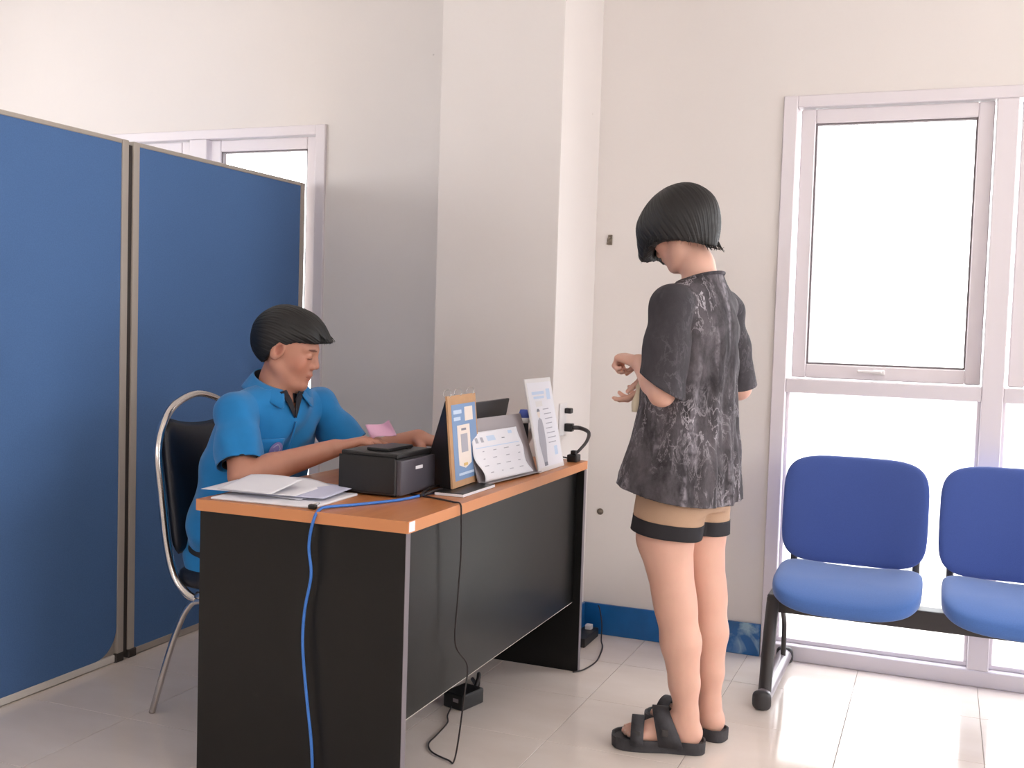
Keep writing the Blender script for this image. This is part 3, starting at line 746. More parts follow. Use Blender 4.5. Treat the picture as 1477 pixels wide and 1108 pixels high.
vw=lambda c:-(c[:,0]-nk[0])*mf[1]*-1*0+((c[:,0]-nk[0])*mr[0]+(c[:,1]-nk[1])*mr[1])
vu=lambda c:(c[:,0]-nk[0])*mf[0]+(c[:,1]-nk[1])*mf[1]
c_,q_=clip_snap(c_,q_,[(lambda c:1.006-c[:,2],(0,0,-1),lambda c:np.hypot(c[:,0]-nk[0],c[:,1]-nk[1])<.088),(lambda c:c[:,2]-.445,(0,0,1),None),
    (lambda c:np.abs(vw(c))-.52*(c[:,2]-.932),(0,0,0),lambda c:(vu(c)>.02)&(c[:,2]>.932))],.0042)
parts[0]=(c_,q_)
off=0; C_=[];Q_=[];N_=[]
for c_,q_ in parts: C_.append(c_); Q_.append(q_+off); N_.append(vnormals(c_,q_)); off+=len(c_)
co=np.concatenate(C_); Q=np.concatenate(Q_); nn=np.concatenate(N_)
# folds: diagonal drapes from the armpits, soft waist creases
lf=(co-np.array([-1.93,2.79,.8])); u=lf[:,0]*mf[0]+lf[:,1]*mf[1]; w=lf[:,0]*mr[0]+lf[:,1]*mr[1]
g=.0075*np.sin(40*lf[:,2]+30*w+22*u+1.8*np.sin(14*w+9*lf[:,2]))*np.clip(.4+fbm(co,14,5),0,1)+.005*np.sin(58*w-24*lf[:,2]+2*np.sin(20*u))*np.clip(.3+fbm(co,11,9),0,1)
co=co+nn*g[:,None]
o=obj('polo_shirt',qmesh('polo',co,Q),M['polo'],MP); solidify(o,.003)
polo=o
# dark lining bands inside the sleeve ends
for s_,e_ in ((Rs,Re),(Ls,Le)):
    q_=.80 if s_ is Rs else .78
    d=e_-s_; a=s_+d*(q_-.10); c=s_+d*(q_+.01); L_=np.linalg.norm(d)
    b=tube([a,c],lambda t:.0525+.003*t,28,raw=True); bmesh.ops.delete(b,geom=[f for f in b.faces if len(f.verts)>4],context='FACES')
    o=obj('sleeve_lining',b,M['polo_dark'],polo,True); solidify(o,.002)
# collar: a turned-down band with two points, dark stand inside
def ringpt(a,r,z):  # a angle from the front, left positive ; local frame of the torso
    fx=mf*math.cos(a)*r[0]-mr*math.sin(a)*r[1]
    return Vector((-1.897+fx[0],2.79+fx[1],z))
b=bmesh.new(); top_=[];low_=[];mid_=[]
for k in range(41):
    a=math.radians(22+316*k/40); back=.5-.5*math.cos(a); fr=abs((k-20)/20)
    top_.append(b.verts.new(ringpt(a,(.070,.068),1.004+.060*back)))
    tip=max(0,(fr-.72)/.28)
    mid_.append(b.verts.new(ringpt(a,(.081+.004*fr,.081),1.003+.048*back-.004*tip)))
    low_.append(b.verts.new(ringpt(a+(.10*tip if a<PI else -.10*tip),(.101+.024*tip,.108+.006*tip),.984+.034*back-.038*tip)))
for k in range(40):
    for A,B_ in ((top_,mid_),(mid_,low_)): b.faces.new((A[k],A[k+1],B_[k+1],B_[k]))
bmesh.ops.recalc_face_normals(b,faces=list(b.faces))
o=obj('collar',b,M['polo'],polo,True); o.modifiers.new('s','SUBSURF').levels=1; o.modifiers['s'].render_levels=1; solidify(o,.003)
b=bmesh.new(); A=[];B_=[]
for k in range(41):
    a=math.radians(8+344*k/40); back=.5-.5*math.cos(a)
    A.append(b.verts.new(ringpt(a,(.067,.065),1.000+.060*back))); B_.append(b.verts.new(ringpt(a,(.073,.070),.965+.03*back)))
for k in range(40): b.faces.new((A[k],A[k+1],B_[k+1],B_[k]))
o=obj('collar_stand',b,M['polo_dark'],polo,True); solidify(o,.002)
# skin showing in the neck opening is the body; dark edges of the placket
def onchest(w_,z):   # point on the front of the chest: w_ to the right, height z
    zz=[.68,.80,.90,.955,.985]; cx=[-2.0,-1.965,-1.925,-1.905,-1.90]; ra=[.130,.132,.124,.098,.075]; rb_=[.178,.175,.175,.15,.11]
    x=np.interp(z,zz,cx); a=np.interp(z,zz,ra); b2=np.interp(z,zz,rb_); u=a*(max(0,1-abs(w_/b2)**2.2))**(1/2.2)+.006
    return Vector((x+mf[0]*u+mr[0]*w_,2.79+mf[1]*u+mr[1]*w_,z))
for sgn in (-1,1):
    b=bmesh.new(); pts=[(sgn*.044,1.0),(sgn*.026,.972),(sgn*.002,.922)]
    wd=(.020,.018,.006)
    L_=[b.verts.new(onchest(p[0],p[1])+Vector((mf[0]*.002,mf[1]*.002,0))) for p in pts]; R_=[b.verts.new(onchest(p[0]-sgn*w2,p[1]+.006)+Vector((mf[0]*.004,mf[1]*.004,0))) for p,w2 in zip(pts,wd)]
    for k in range(2): b.faces.new((L_[k],L_[k+1],R_[k+1],R_[k]))
    o=obj('placket_lining',b,M['polo_dark'],polo); solidify(o,.003)
o=obj('placket',tube([onchest(-.002,.91)+Vector((.002,0,0)),onchest(-.002,.86)+Vector((.003,0,0)),onchest(-.002,.80)+Vector((.003,0,0))],.0035,6,flat=2.2),M['polo'],polo,True)
# chest pocket and badge on the wearer's right side of the photo
# chest pocket flap and round badge
def patch(w0,w1,z0,z1,off,n=8):
    b=bmesh.new(); V=[[b.verts.new(onchest(w0+(w1-w0)*i/n,z0+(z1-z0)*j/n)+Vector((mf[0]*off,mf[1]*off,0))) for i in range(n+1)] for j in range(n+1)]
    for j in range(n):
        for i in range(n): b.faces.new((V[j][i],V[j][i+1],V[j+1][i+1],V[j+1][i]))
    return b
o=obj('chest_pocket',patch(.025,.105,.760,.862,.003),M['polo'],polo,True); solidify(o,.003)
b=bmesh.new(); cw,cz=.047,.826; c0=b.verts.new(onchest(cw,cz)+Vector((mf[0]*.008,mf[1]*.008,0))); ring=[b.verts.new(onchest(cw+.021*math.cos(2*PI*k/28),cz+.025*math.sin(2*PI*k/28))+Vector((mf[0]*.008,mf[1]*.008,0))) for k in range(28)]
for k in range(28): b.faces.new((c0,ring[k],ring[(k+1)%28]))
em=obj('badge',b,M['emblem'],polo); solidify(em,.0015)
sp=[onchest(cw+r_*math.cos(a_),cz+r_*1.15*math.sin(a_))+Vector((mf[0]*.0095,mf[1]*.0095,0)) for a_,r_ in ((.6,.014),(1.6,.015),(2.8,.012),(4.0,.010),(5.0,.006),(6.2,.004))]
obj('badge_swirl',tube(sp,.0016,5),M['emblem2'],em,True)
# trousers and shoes (mostly under the desk)
F=Field((-2.25,2.45,0),(-1.25,3.15,.64),.007)
F.loft([(.445,-2.03,2.81,.13,.17),(.50,-2.03,2.81,.125,.18),(.60,-2.02,2.81,.118,.165)],mf,.02)
for sy,kn in ((-1,2.68),(1,2.98)):
    F.chain([((-2.0,2.81+sy*.09,.525),.098),((-1.60,kn,.53),.074),((-1.60,kn,.47),.072),((-1.70,kn,.30),.068),((-1.78,kn,.10),.062)],.02)
co,Q=F.mesh('t'); del F
Q=clip_faces(co,Q,lambda c:c[:,2]>.085); o=obj('trousers',qmesh('trousers',co,Q),M['trouser'],MP); solidify(o,.004)
for sy,kn in ((-1,2.68),(1,2.98)):
    F=Field((-1.90,kn-.12,-.01),(-1.52,kn+.12,.14),.005)
    F.chain([((-1.82,kn,.045),.045),((-1.72,kn+sy*.01,.05),.045),((-1.61,kn+sy*.02,.036),.042)],.02)
    F.cut(lambda X,Y,Z:.0-Z+0*X)
    co,Q=F.mesh('s'); obj('shoe',qmesh('shoe',relax(co,Q,2),Q),M['plastic_black'],MP)

# ================================================================== standing person
wf=np.array([-.956,.292]); wr=np.array([.292,.956])
WP=thing('person','standing person with a dark bob, grey acid-washed shirt, beige shorts and black sandals','person',(-.66,3.10,0))
wR=frame_R((-.91,.41),math.radians(36)); wO=np.array([-.742,3.115,1.520]); ws=.95
LS=np.array([-.714,2.972,1.292]); RS=np.array([-.620,3.255,1.298])
LE=np.array([-.722,2.925,1.045]); LW=np.array([-.826,3.060,1.124]); RE=np.array([-.580,3.335,1.050]); RW=np.array([-.805,3.185,1.096])
F=Field((-1.02,2.82,0),(-.42,3.50,1.66),.0034)
F.loft([(.75,-.685,3.10,.085,.13),(.82,-.680,3.10,.095,.145),(.95,-.675,3.105,.085,.125),(1.10,-.68,3.105,.095,.13),(1.22,-.675,3.11,.095,.14),(1.31,-.665,3.113,.075,.12),(1.36,-.66,3.11,.05,.06)],wf,.02)
F.cone((-.662,3.11,1.325),LS,.048,.042,.03); F.cone((-.662,3.11,1.325),RS,.048,.042,.03)
F.chain([(LS,.044),(LE,.036)],.015); F.chain([(RS,.044),(RE,.036)],.015)
F.chain([(LE,.038),(LE*.65+LW*.35,.038),(LW,.0235)],.010); F.chain([(RE,.038),(RE*.65+RW*.35,.037),(RW,.0235)],.010)
F.chain([((-.660,3.112,1.34),.054),((-.676,3.113,1.41),.046),((-.705,3.115,1.47),.046)],.02)
head(F,wO,wR,ws)
hand(F,LW,(-.80,.42,.16),(-.25,.25,-1),(-.1,1,.1),(1.05,1.1,1.15,1.2),.02,.86,(.4,.9))
hand(F,RW,(-.50,-.18,-.80),(-.85,.1,.45),(-.2,-1,.2),(.30,.42,.55,.7),.20,.92,(.5,.2))
# legs
LH=(-.705,3.04,.76); 
F.chain([(LH,.092),((-.722,3.032,.62),.080),((-.690,3.032,.46),.060),((-.682,3.032,.42),.0585),((-.664,3.034,.32),.0570),((-.650,3.038,.20),.043),((-.642,3.042,.11),.0335),((-.640,3.043,.07),.034)],.018)
F.chain([((-.655,3.175,.76),.090),((-.655,3.180,.62),.078),((-.628,3.182,.46),.058),((-.622,3.182,.42),.0565),((-.612,3.182,.32),.0555),((-.606,3.180,.20),.042),((-.603,3.178,.11),.033),((-.602,3.178,.07),.0335)],.018)
def foot(F,heel,d,lat,sc=1.0,big=1):
    """heel point on the floor, d toe direction, lat direction of the little toe"""
    heel=np.array(heel); d=np.array([d[0],d[1],0.])/np.hypot(*d); l=np.array([-d[1],d[0],0.])*big; U=np.array([0,0,1.])
    P=lambda x,y,z: heel+d*x*sc+l*y*sc+U*z*sc
    F.cone(P(.028,0,.058),P(.035,0,.048),.030*sc,.032*sc,.015)
    F.cone(P(.028,0,.048),P(.13,.004,.047),.030,.028,.02); F.cone(P(.05,0,.085),P(.16,.0,.048),.034,.022,.025)
    for y0,y1,x1,r in ((-.024,-.026,.178,.018),(-.008,-.009,.182,.016),(.008,.010,.176,.015),(.022,.027,.165,.015)):
        F.cone(P(.10,y0*.6,.047),P(x1,y1,.040),.022*sc,r*sc,.012)
    toes=[]
    for y,x,r,L in ((-.030,.198,.0125,.026),(-.0105,.205,.0088,.024),(.006,.200,.0084,.021),(.0205,.191,.008,.018),(.0345,.180,.0078,.015)):
        F.cone(P(x-.018,y*.95,.040),P(x,y,.041),r*1.02*sc,r*sc,.005); F.cone(P(x,y,.041),P(x+L*.45,y,.037),r*sc,r*.92*sc,.003)
        toes.append((P(x+L*.5,y,.037+r*.75),r))
    return P,toes
# left foot: little toe towards the camera side
PL,tL=foot(F,(-.600,3.056,0),(-.235,-.050),0,1.03,1)
PR,tR=foot(F,(-.560,3.172,0),(-.250,.070),0,1.03,-1)
co,Q=F.mesh('body'); del F
co=relax(co,Q,1)
# dimples behind the knees
me=qmesh('body',co,Q); pc=coords(me); v=face_paint(pc,wO,wR,ws,None)
paint(me,v); body_w=obj('body',me,M['skin_w'],WP)
for toes in (tL,tR):
    for p,r in toes: obj('toe_nail',superq(r*.55,r*.55,.0018,.6,.6,12,6,T=Matrix.Translation(p+np.array([0,0,0]))),M['nail'],WP)
# sandals
def sandal(P,big):
    s=None
    out=[]
    for t,w in ((-.014,.0),(-.010,.022),(.01,.036),(.05,.038),(.10,.040),(.15,.049),(.20,.051),(.232,.040),(.247,.016),(.248,0)): out.append((t,w))
    ol=[(t,w*(1.0 if True else 1)) for t,w in out]+[(t,-w) for t,w in out[::-1][1:-1]]
    pts=catmull([(a,c,0) for a,c in ol],5,True)
    def lay(zs):   # (z, inset)
        b=bmesh.new(); rings=[]
        for z,ins in zs:
            cx=.11; rings.append([b.verts.new(P(cx+(p.x-cx)*(1-ins*8),p.y*(1-ins*20),z)) for p in pts])
        n=len(pts)
        for A,B2 in zip(rings[:-1],rings[1:]):
            for k in range(n): b.faces.new((A[k],A[(k+1)%n],B2[(k+1)%n],B2[k]))
        b.faces.new(rings[0][::-1]); b.faces.new(rings[-1]); bmesh.ops.recalc_face_normals(b,faces=list(b.faces)); return b
    s=obj('sandal',lay([(0,.002),(.002,0),(.024,-.001),(.034,-.001),(.0345,.004),(.027,.007)]),M['sandal'],WP,False)
    # two broad straps with buckles
    for x0,x1,h,nm in ((.092,.138,.116,.045),(.158,.194,.082,.0)):
        b=bmesh.new(); R1=[]
        for k in range(17):
            a=PI*k/16; R1.append([b.verts.new(P(x-nm*(1-math.sin(a))*(1.0 if x<.13 else .5),math.cos(a)*(.043 if x<.15 else .051),.020+math.sin(a)**.8*(h-.020))) for x in (x0,(x0+x1)/2,x1)])
        for k in range(16):
            for j in range(2): b.faces.new((R1[k][j],R1[k][j+1],R1[k+1][j+1],R1[k+1][j]))
        bmesh.ops.recalc_face_normals(b,faces=list(b.faces))
        st=obj('strap',b,M['sandal'],s,True); m=st.modifiers.new('s','SOLIDIFY'); m.thickness=.006; m.offset=1
        c=np.array(P((x0+x1)/2-nm*.35,big*.048,.062 if nm else .050))
        st2=superq(.010,.004,.011,.3,.3,16,8,T=Matrix.Translation(c))
        obj('buckle',st2,M['steel_dark'],s)
sandal(PL,1); sandal(PR,-1)
# shorts
F=Field((-.98,2.85,.55),(-.42,3.40,.98),.0042)
F.loft([(.70,-.690,3.10,.112,.160),(.85,-.686,3.10,.108,.155),(.95,-.675,3.10,.095,.14)],wf,.02)
F.cone((-.700,3.035,.78),(-.724,3.022,.55),.100,.106,.02); F.cone((-.665,3.17,.78),(-.660,3.18,.55),.098,.098,.02)
co,Q=F.mesh('sh'); del F; co=relax(co,Q,1); nn=vnormals(co,Q)
co=co+nn*(.004*np.sin(60*(co[:,0]*.7+co[:,1]*.6)+3*np.sin(12*co[:,2]))*np.clip(fbm(co,12,4)+.3,0,1))[:,None]
hem=lambda c:.640+.10*(-.72-c[:,0])
cs,Qs=clip_snap(co,Q,[(lambda c:c[:,2]-hem(c)-.036,(0,0,1),None),(lambda c:.93-c[:,2],(0,0,-1),None)],.0042); sh=obj('shorts',qmesh('shorts',cs,Qs),M['beige'],WP); solidify(sh,.003)
cb,Qb=clip_snap(co+nn*.0015,Q,[(lambda c:hem(c)+.038-c[:,2],(0,0,-1),None),(lambda c:c[:,2]-hem(c)+.004,(0,0,1),None)],.0042); hb=obj('hem_band',qmesh('band',cb,Qb),M['band'],sh,label='black band at the hem of the shorts'); solidify(hb,.004)
# shirt
F=Field((-1.0,2.78,.64),(-.38,3.56,1.42),.0042)
WST=[(.64,-.714,3.095,.174,.226),(.76,-.707,3.095,.162,.214),(.90,-.692,3.10,.134,.190),(1.02,-.684,3.105,.118,.174),(1.15,-.680,3.11,.118,.166),(1.24,-.672,3.113,.108,.154),(1.31,-.664,3.115,.084,.128),(1.355,-.660,3.115,.062,.088),(1.40,-.658,3.115,.050,.058)]
hz=lambda c:.757+.20*((c[:,0]+.70)*wf[0]+(c[:,1]-3.095)*wf[1])
nr=lambda c:1.374-.020*((c[:,0]+.66)*wf[0]+(c[:,1]-3.115)*wf[1])/.06-c[:,2]
parts=shirt_parts(F,WST,wf,(-.662,3.113,1.322),[(LS,LE,.058,.069,.92,.55),(RS,RE,.050,.058,.97,.1)],(-1.0,2.78,.9),(-.38,3.56,1.42),.0042,1.3); del F
c_,q_=parts[0]; c_=relax(c_,q_,1)
parts[0]=clip_snap(c_,q_,[(lambda c:c[:,2]-hz(c),(0,0,1),None),(nr,(0,0,-1),lambda c:np.hypot(c[:,0]+.660,c[:,1]-3.115)<.10)],.0042)
off=0; C_=[];Q_=[];N_=[];SL=[]
for i,(c_,q_) in enumerate(parts): C_.append(c_); Q_.append(q_+off); N_.append(vnormals(c_,q_)); off+=len(c_); SL.append(np.full(len(c_),1.0 if i==0 else .22))
co=np.concatenate(C_); Q=np.concatenate(Q_); nn=np.concatenate(N_); sl=np.concatenate(SL)
lf=co-np.array([-.68,3.10,1.0]); u=lf[:,0]*wf[0]+lf[:,1]*wf[1]; w=lf[:,0]*wr[0]+lf[:,1]*wr[1]; zf=np.clip((1.30-co[:,2])/.5,0,1)
ang=np.arctan2(w,u)
g=(sl>.5)*zf*.010*(.35+np.sin(ang*9+2.2*np.sin(lf[:,2]*6)+1.0))*np.clip(.5+.7*fbm(co,7,2),0,1.2)+.004*np.sin(52*lf[:,2]+26*w+2*np.sin(17*u+5*lf[:,2]))*np.clip(.3+fbm(co,12,6),0,1)+zf*.0025*np.sin(ang*23+5*lf[:,2])
g=np.maximum(g,-.004)
co=co+nn*g[:,None]
used=np.unique(Q); me=qmesh('shirt',co,Q)
paint(me,sl[used]); shirt=obj('shirt',me,M['acid'],WP); solidify(shirt,.003)
# neck rib
b=tube([(-.660+.060*math.cos(a)*1.0,3.115+.066*math.sin(a),1.374+.017*(math.cos(a)*.956-.292*math.sin(a))) for a in [2*PI*k/24 for k in range(24)]],.006,8,closed=True,n=3,flat=.6)
me=bpy.data.meshes.new('rib'); b.to_mesh(me); b.free(); paint(me,np.full(len(me.vertices),.4)); obj('neck_rib',me,M['acid'],shirt,True)
# bob
F=Field(wO-.23,wO+.23,.0030)
H=LP(wO,wR,ws)
yR=frame_R((-.91,.41),math.radians(14)); hc=wO+np.array([.008,0,.010])
YP=lambda f,l,z: hc+np.array([-.912,.410,0])*f+np.array([-.410,-.912,0])*l+np.array([0,0,z])
F.ell(YP(-.006,0,.022),(.112,.100,.098),yR,.01)
F.ell(YP(-.004,0,-.030),(.116,.106,.105),yR,.03)
F.ell(YP(.036,0,-.004),(.088,.094,.088),yR,.02)
for s_ in (-1,1): F.cone(YP(.060,s_*.056,-.02),YP(.074,s_*.054,-.090),.038,.026,.03)
F.cone(YP(-.09,0,-.03),YP(-.103,0,-.075),.03,.022,.02)
F.ell(YP(.140,0,-.085),(.052,.030,.075),yR,.010,'s')
def bz(X,Y):
    f=(X-hc[0])*(-.912)+(Y-hc[1])*.410
    return np.interp(f,[-.15,-.11,-.06,.0,.035,.06,.085,.12],[1.460,1.466,1.476,1.474,1.462,1.430,1.416,1.470])
F.cut(lambda X,Y,Z:(bz(X+0*Y,Y+0*X)-Z)*.9)
F.ell((hc[0]+.012,hc[1],1.455),(.092,.084,.046),yR,.008,'s')
co,Q=F.mesh('bob'); del F; co=relax(co,Q,1); nn=vnormals(co,Q)
q=(co-wO)@wR; ang=np.arctan2(q[:,1],q[:,0]+.02)
g=np.sin(ang*38+q[:,2]*14+2*np.sin(q[:,2]*30))*.0006+np.sin(ang*83+1.5*np.sin(q[:,2]*40))*.0008+fbm(co,45,8)*.0015
co=co+nn*g[:,None]
obj('hair',qmesh('hair',co,Q),M['hair_w'],WP)
b=bmesh.new()
for k in range(190):
    a=random.uniform(0,2*PI); x,y=math.cos(a),math.sin(a)
    if x>.70: continue
    p=YP(x*.112,y*.103,0); z0=float(bz(p[0],p[1])); fl_=.012*max(0,-x-.4)
    tube([YP(x*.106,y*.099,z0-hc[2]+.07),YP(x*.113,y*.104,z0-hc[2]+.025),YP(x*(.110+fl_)+random.uniform(-.005,.005),y*.103+random.uniform(-.006,.006),z0-hc[2]-random.uniform(-.004,.010))],lambda t:.0022*(1-t)+.0003,4,n=3,bm=b)
for k in range(22):
    l=random.uniform(-.05,.03)
    tube([YP(-.104,l,-.050),YP(-.118,l,-.070),YP(-.132+random.uniform(-.006,.01),l+random.uniform(-.01,.01),-.074+random.uniform(-.008,.008))],lambda t:.0026*(1-t)+.0003,4,n=3,bm=b)
me=bpy.data.meshes.new('s'); b.to_mesh(me); b.free(); obj('hair_strands',me,M['hair_w'],WP,True)
# cream strap held in the hands
sb=bmesh.new(); P_=catmull([(-.835,3.135,1.075),(-.838,3.12,1.045),(-.836,3.10,1.01),(-.842,3.09,.975)],6); V_=[]
for i,p in enumerate(P_):
    wdt=.012+.004*math.sin(i*.6); V_.append((sb.verts.new(p+Vector((-wdt,.004*math.sin(i*.5),0))),sb.verts.new(p+Vector((0,-.005,0))),sb.verts.new(p+Vector((wdt,.004*math.cos(i*.5),0)))))
for A,B2 in zip(V_[:-1],V_[1:]):
    sb.faces.new((A[0],A[1],B2[1],B2[0])); sb.faces.new((A[1],A[2],B2[2],B2[1]))
o=obj('cloth_strap',sb,M['strap'],None,True); solidify(o,.003); tag(o,'cream cloth strap hanging from the standing person\'s hands','strap')

# ================================================================== things on the desk
ZT=.7495
# printer
a=math.radians(-1.5); PT=Matrix.Translation((-1.326,2.530,ZT))@Matrix.Rotation(a,4,'Z')
PR_=thing('receipt_printer','small black box-shaped receipt printer on the near end of the desk','printer',(-1.42,2.65,ZT))
obj('body',box(-.190,-.014,.0,.206,.004,.103,.008,3,T=PT),M['plastic_dark'],PR_)
obj('front_panel',box(-.014,0,.004,.202,.006,.100,.004,2,T=PT),M['plastic_panel'],PR_)
lid=obj('lid',box(-.188,-.010,.004,.200,.104,.118,.007,3,T=PT),M['plastic_black'],PR_)
obj('side_cover',box(-.189,-.016,-.004,.0,.010,.108,.003,2,T=PT),M['plastic_black'],PR_)
obj('logo_plate',box(0,.0012,.085,.125,.070,.079,.0003,1,T=PT),M['paper'],PR_,label='small pale logo plate')
obj('paper_slot',box(-.15,-.05,.130,.150,.1175,.1195,T=PT),M['steel_dark'],PR_)
for x in (-.18,-.03):
    for y in (.02,.185): obj('rubber_foot',frustum(PT@Vector((x,y,0)),PT@Vector((x,y,.005)),.008,.008,12),M['plastic_black'],PR_)
# phone lying on the printer
ph=obj('mobile_phone',box(-.125,-.055,.035,.17,.1185,.127,.003,2,T=PT),M['plastic_black']); tag(ph,'flat black phone lying on top of the receipt printer','phone')
# note held in the right hand
def sheet(T,w,h,nx=10,ny=10,fn=lambda x,y:0,t=.0006,corner=0):
    b=bmesh.new(); V=[[b.verts.new(T@Vector((w*i/nx,h*j/ny,fn(i/nx,j/ny)))) for i in range(nx+1)] for j in range(ny+1)]
    for j in range(ny):
        for i in range(nx): b.faces.new((V[j][i],V[j][i+1],V[j+1][i+1],V[j+1][i]))
    bmesh.ops.recalc_face_normals(b,faces=list(b.faces)); return b
nT=frame((-1.548,2.77,.872),Vector((.90,.10,.25)).normalized(),Vector((-.35,.25,.55)).normalized(),Vector((0,-1,.4)).normalized())
o=obj('pink_note',sheet(nT,.075,.045,fn=lambda x,y:.012*math.sin(5*x+2*y)+.008*y*y),M['pink'],None,True); solidify(o,.001); tag(o,'crumpled pink slip of paper held in the seated person\'s hand','paper slip')
# paper pile
def pile(name,label,x0,x1,y0,y1,z,m,rot=0,lift=None,grp=None,t=.002):
    T=Matrix.Translation(((x0+x1)/2,(y0+y1)/2,z))@Matrix.Rotation(math.radians(rot),4,'Z')@Matrix.Translation((-(x1-x0)/2,-(y1-y0)/2,0))
    o=obj(name,sheet(T,x1-x0,y1-y0,16,12,lift or (lambda x,y:0)),m,None,True); md=o.modifiers.new('s','SOLIDIFY'); md.thickness=t; md.offset=0; return tag(o,label,'paper',grp)
bk=obj('booklet',box(-.150,.150,-.120,.120,0,.006,.002,1,T=Matrix.Translation((-1.588,2.388,ZT+.0002))@Matrix.Rotation(math.radians(3),4,'Z')),M['paper']); tag(bk,'flat white booklet at the bottom of the paper pile on the desk','booklet')
pile('paper_sheet','large pale sheet bulging up at the back of the paper pile',-1.78,-1.50,2.34,2.535,ZT+.0085,M['paper'],-4,lambda x,y:.022*math.sin(PI*x)*y+.001,t=.0012)
pile('paper_sheet','lilac-tinted sheet on the right side of the paper pile',-1.69,-1.46,2.33,2.54,ZT+.011,M['paper_blue'],8,lambda x,y:.004+.006*math.sin(PI*x)*y,t=.001).name='paper_sheet.001'
pile('paper_sheet','white sheet with its left corner reaching past the desk edge',-1.80,-1.53,2.31,2.50,ZT+.014,M['paper'],7,lambda x,y:.004+.007*math.sin(PI*x)*y,t=.001).name='paper_sheet.002'
pile('paper_sheet','folded white sheet standing up on top of the paper pile',-1.74,-1.57,2.30,2.44,ZT+.019,M['paper'],-2,lambda x,y:.003+.026*y*(.8+.2*math.sin(3*x)),t=.001).name='paper_sheet.003'
bc=thing('binder_clip','small black binder clip on the front edge of the papers','binder clip',(-1.435,2.278,ZT))
obj('clip_body',box(-1.445,-1.424,2.268,2.284,ZT,ZT+.012,.003,1),M['plastic_black'],bc)
obj('clip_wire',tube([(-1.442,2.284,ZT+.009),(-1.436,2.300,ZT+.012),(-1.430,2.300,ZT+.012),(-1.427,2.284,ZT+.009)],.001,6),M['chrome'],bc,True)
# easel stand with poster
E_=thing('tabletop_easel','brown board easel with a blue printed poster and wire rings on top','easel',(-1.31,2.79,ZT))
f0=Vector((-1.244,2.690,ZT+.012)); ex=Vector((-.01,.2165,0)).normalized(); ez=Vector((-.028,.006,.252)).normalized(); ey=ez.cross(ex).normalized()
ET=frame(f0,ex,-ey,ez)   # +y local points away from the visitor? checked below
nrm=ex.cross(ez)         # faces the visitor side (+X)
ET=frame(f0,ex,nrm,ez)
def epl(n,w0,w1,h0,h1,y0,y1,m,par,label=None): return obj(n,box(w0,w1,y0,y1,h0,h1,T=ET),m,par,label=label)
bd=epl('front_board',0,.215,0,.258,-.006,0,M['kraft'],E_)
po=epl('poster',.022,.205,.018,.232,0,.0008,M['poster_blue'],E_)
epl('poster_panel',.055,.150,.066,.172,.0008,.0014,M['poster_cream'],po)
b=bmesh.new(); v3=[b.verts.new(ET@Vector(p)) for p in ((.055,.0012,.068),(.150,.0012,.068),(.150,.0012,.060),(.1025,.0012,.048),(.055,.0012,.060))]
b.faces.new((v3[4],v3[3],v3[2],v3[1],v3[0])); obj('poster_ribbon',b,M['poster_cream'],po)
epl('poster_blank_square',.078,.128,.094,.146,.0014,.0018,M['poster_gray'],po,'plain grey square on the poster')
epl('poster_caption',.085,.120,.156,.162,.0014,.0018,M['print_gray'],po)
epl('poster_gold_seal',.09,.118,.055,.063,.0016,.0022,M['poster_gold'],po)
epl('poster_heading',.035,.095,.205,.216,.0008,.0012,M['poster_pale'],po); epl('poster_heading',.035,.085,.186,.196,.0008,.0012,M['poster_pale'],po)
epl('poster_picture',.118,.180,.182,.222,.0008,.0012,M['poster_cream'],po)
epl('poster_footer',.05,.165,.030,.037,.0008,.0012,M['poster_pale'],po)
# rear board, spreading towards the seated person, and side gusset
q0=ET@Vector((0,-.006,.245)); q1=ET@Vector((.215,-.006,.245)); r0=Vector((-1.398,2.800,ZT+.001)); r1=Vector((-1.390,2.965,ZT+.001))
b=bmesh.new(); vv=[b.verts.new(p) for p in (q0,q1,r1,r0)]; b.faces.new(vv); o=obj('rear_board',b,M['plastic_black'],E_); solidify(o,.004)
b=bmesh.new(); vv=[b.verts.new(p) for p in (q0+Vector((0,.003,0)),ET@Vector((.003,-.006,.0)),r0+Vector((0,.003,0)))]; b.faces.new(vv); o=obj('gusset',b,M['plastic_black'],E_); solidify(o,.003)
for wv in (.02,.10,.195):
    c=ET@Vector((wv,-.006,.262))
    obj('binding_ring',tube([c+Vector((.012*math.cos(t_)-.002,.004*math.sin(t_),.012*math.sin(t_)+.002)) for t_ in [2*PI*k/12 for k in range(12)]],.0011,6,closed=True,n=2),M['chrome'],E_,True)
bs=obj('easel_base',box(-1.275,-1.190,2.640,2.860,ZT,ZT+.010,.001,1),M['plastic_black'],E_); obj('edge_strip',box(-1.1905,-1.189,2.640,2.860,ZT+.001,ZT+.008),M['paper'],bs); obj('edge_strip',box(-1.275,-1.189,2.6385,2.640,ZT+.001,ZT+.008),M['paper'],bs)
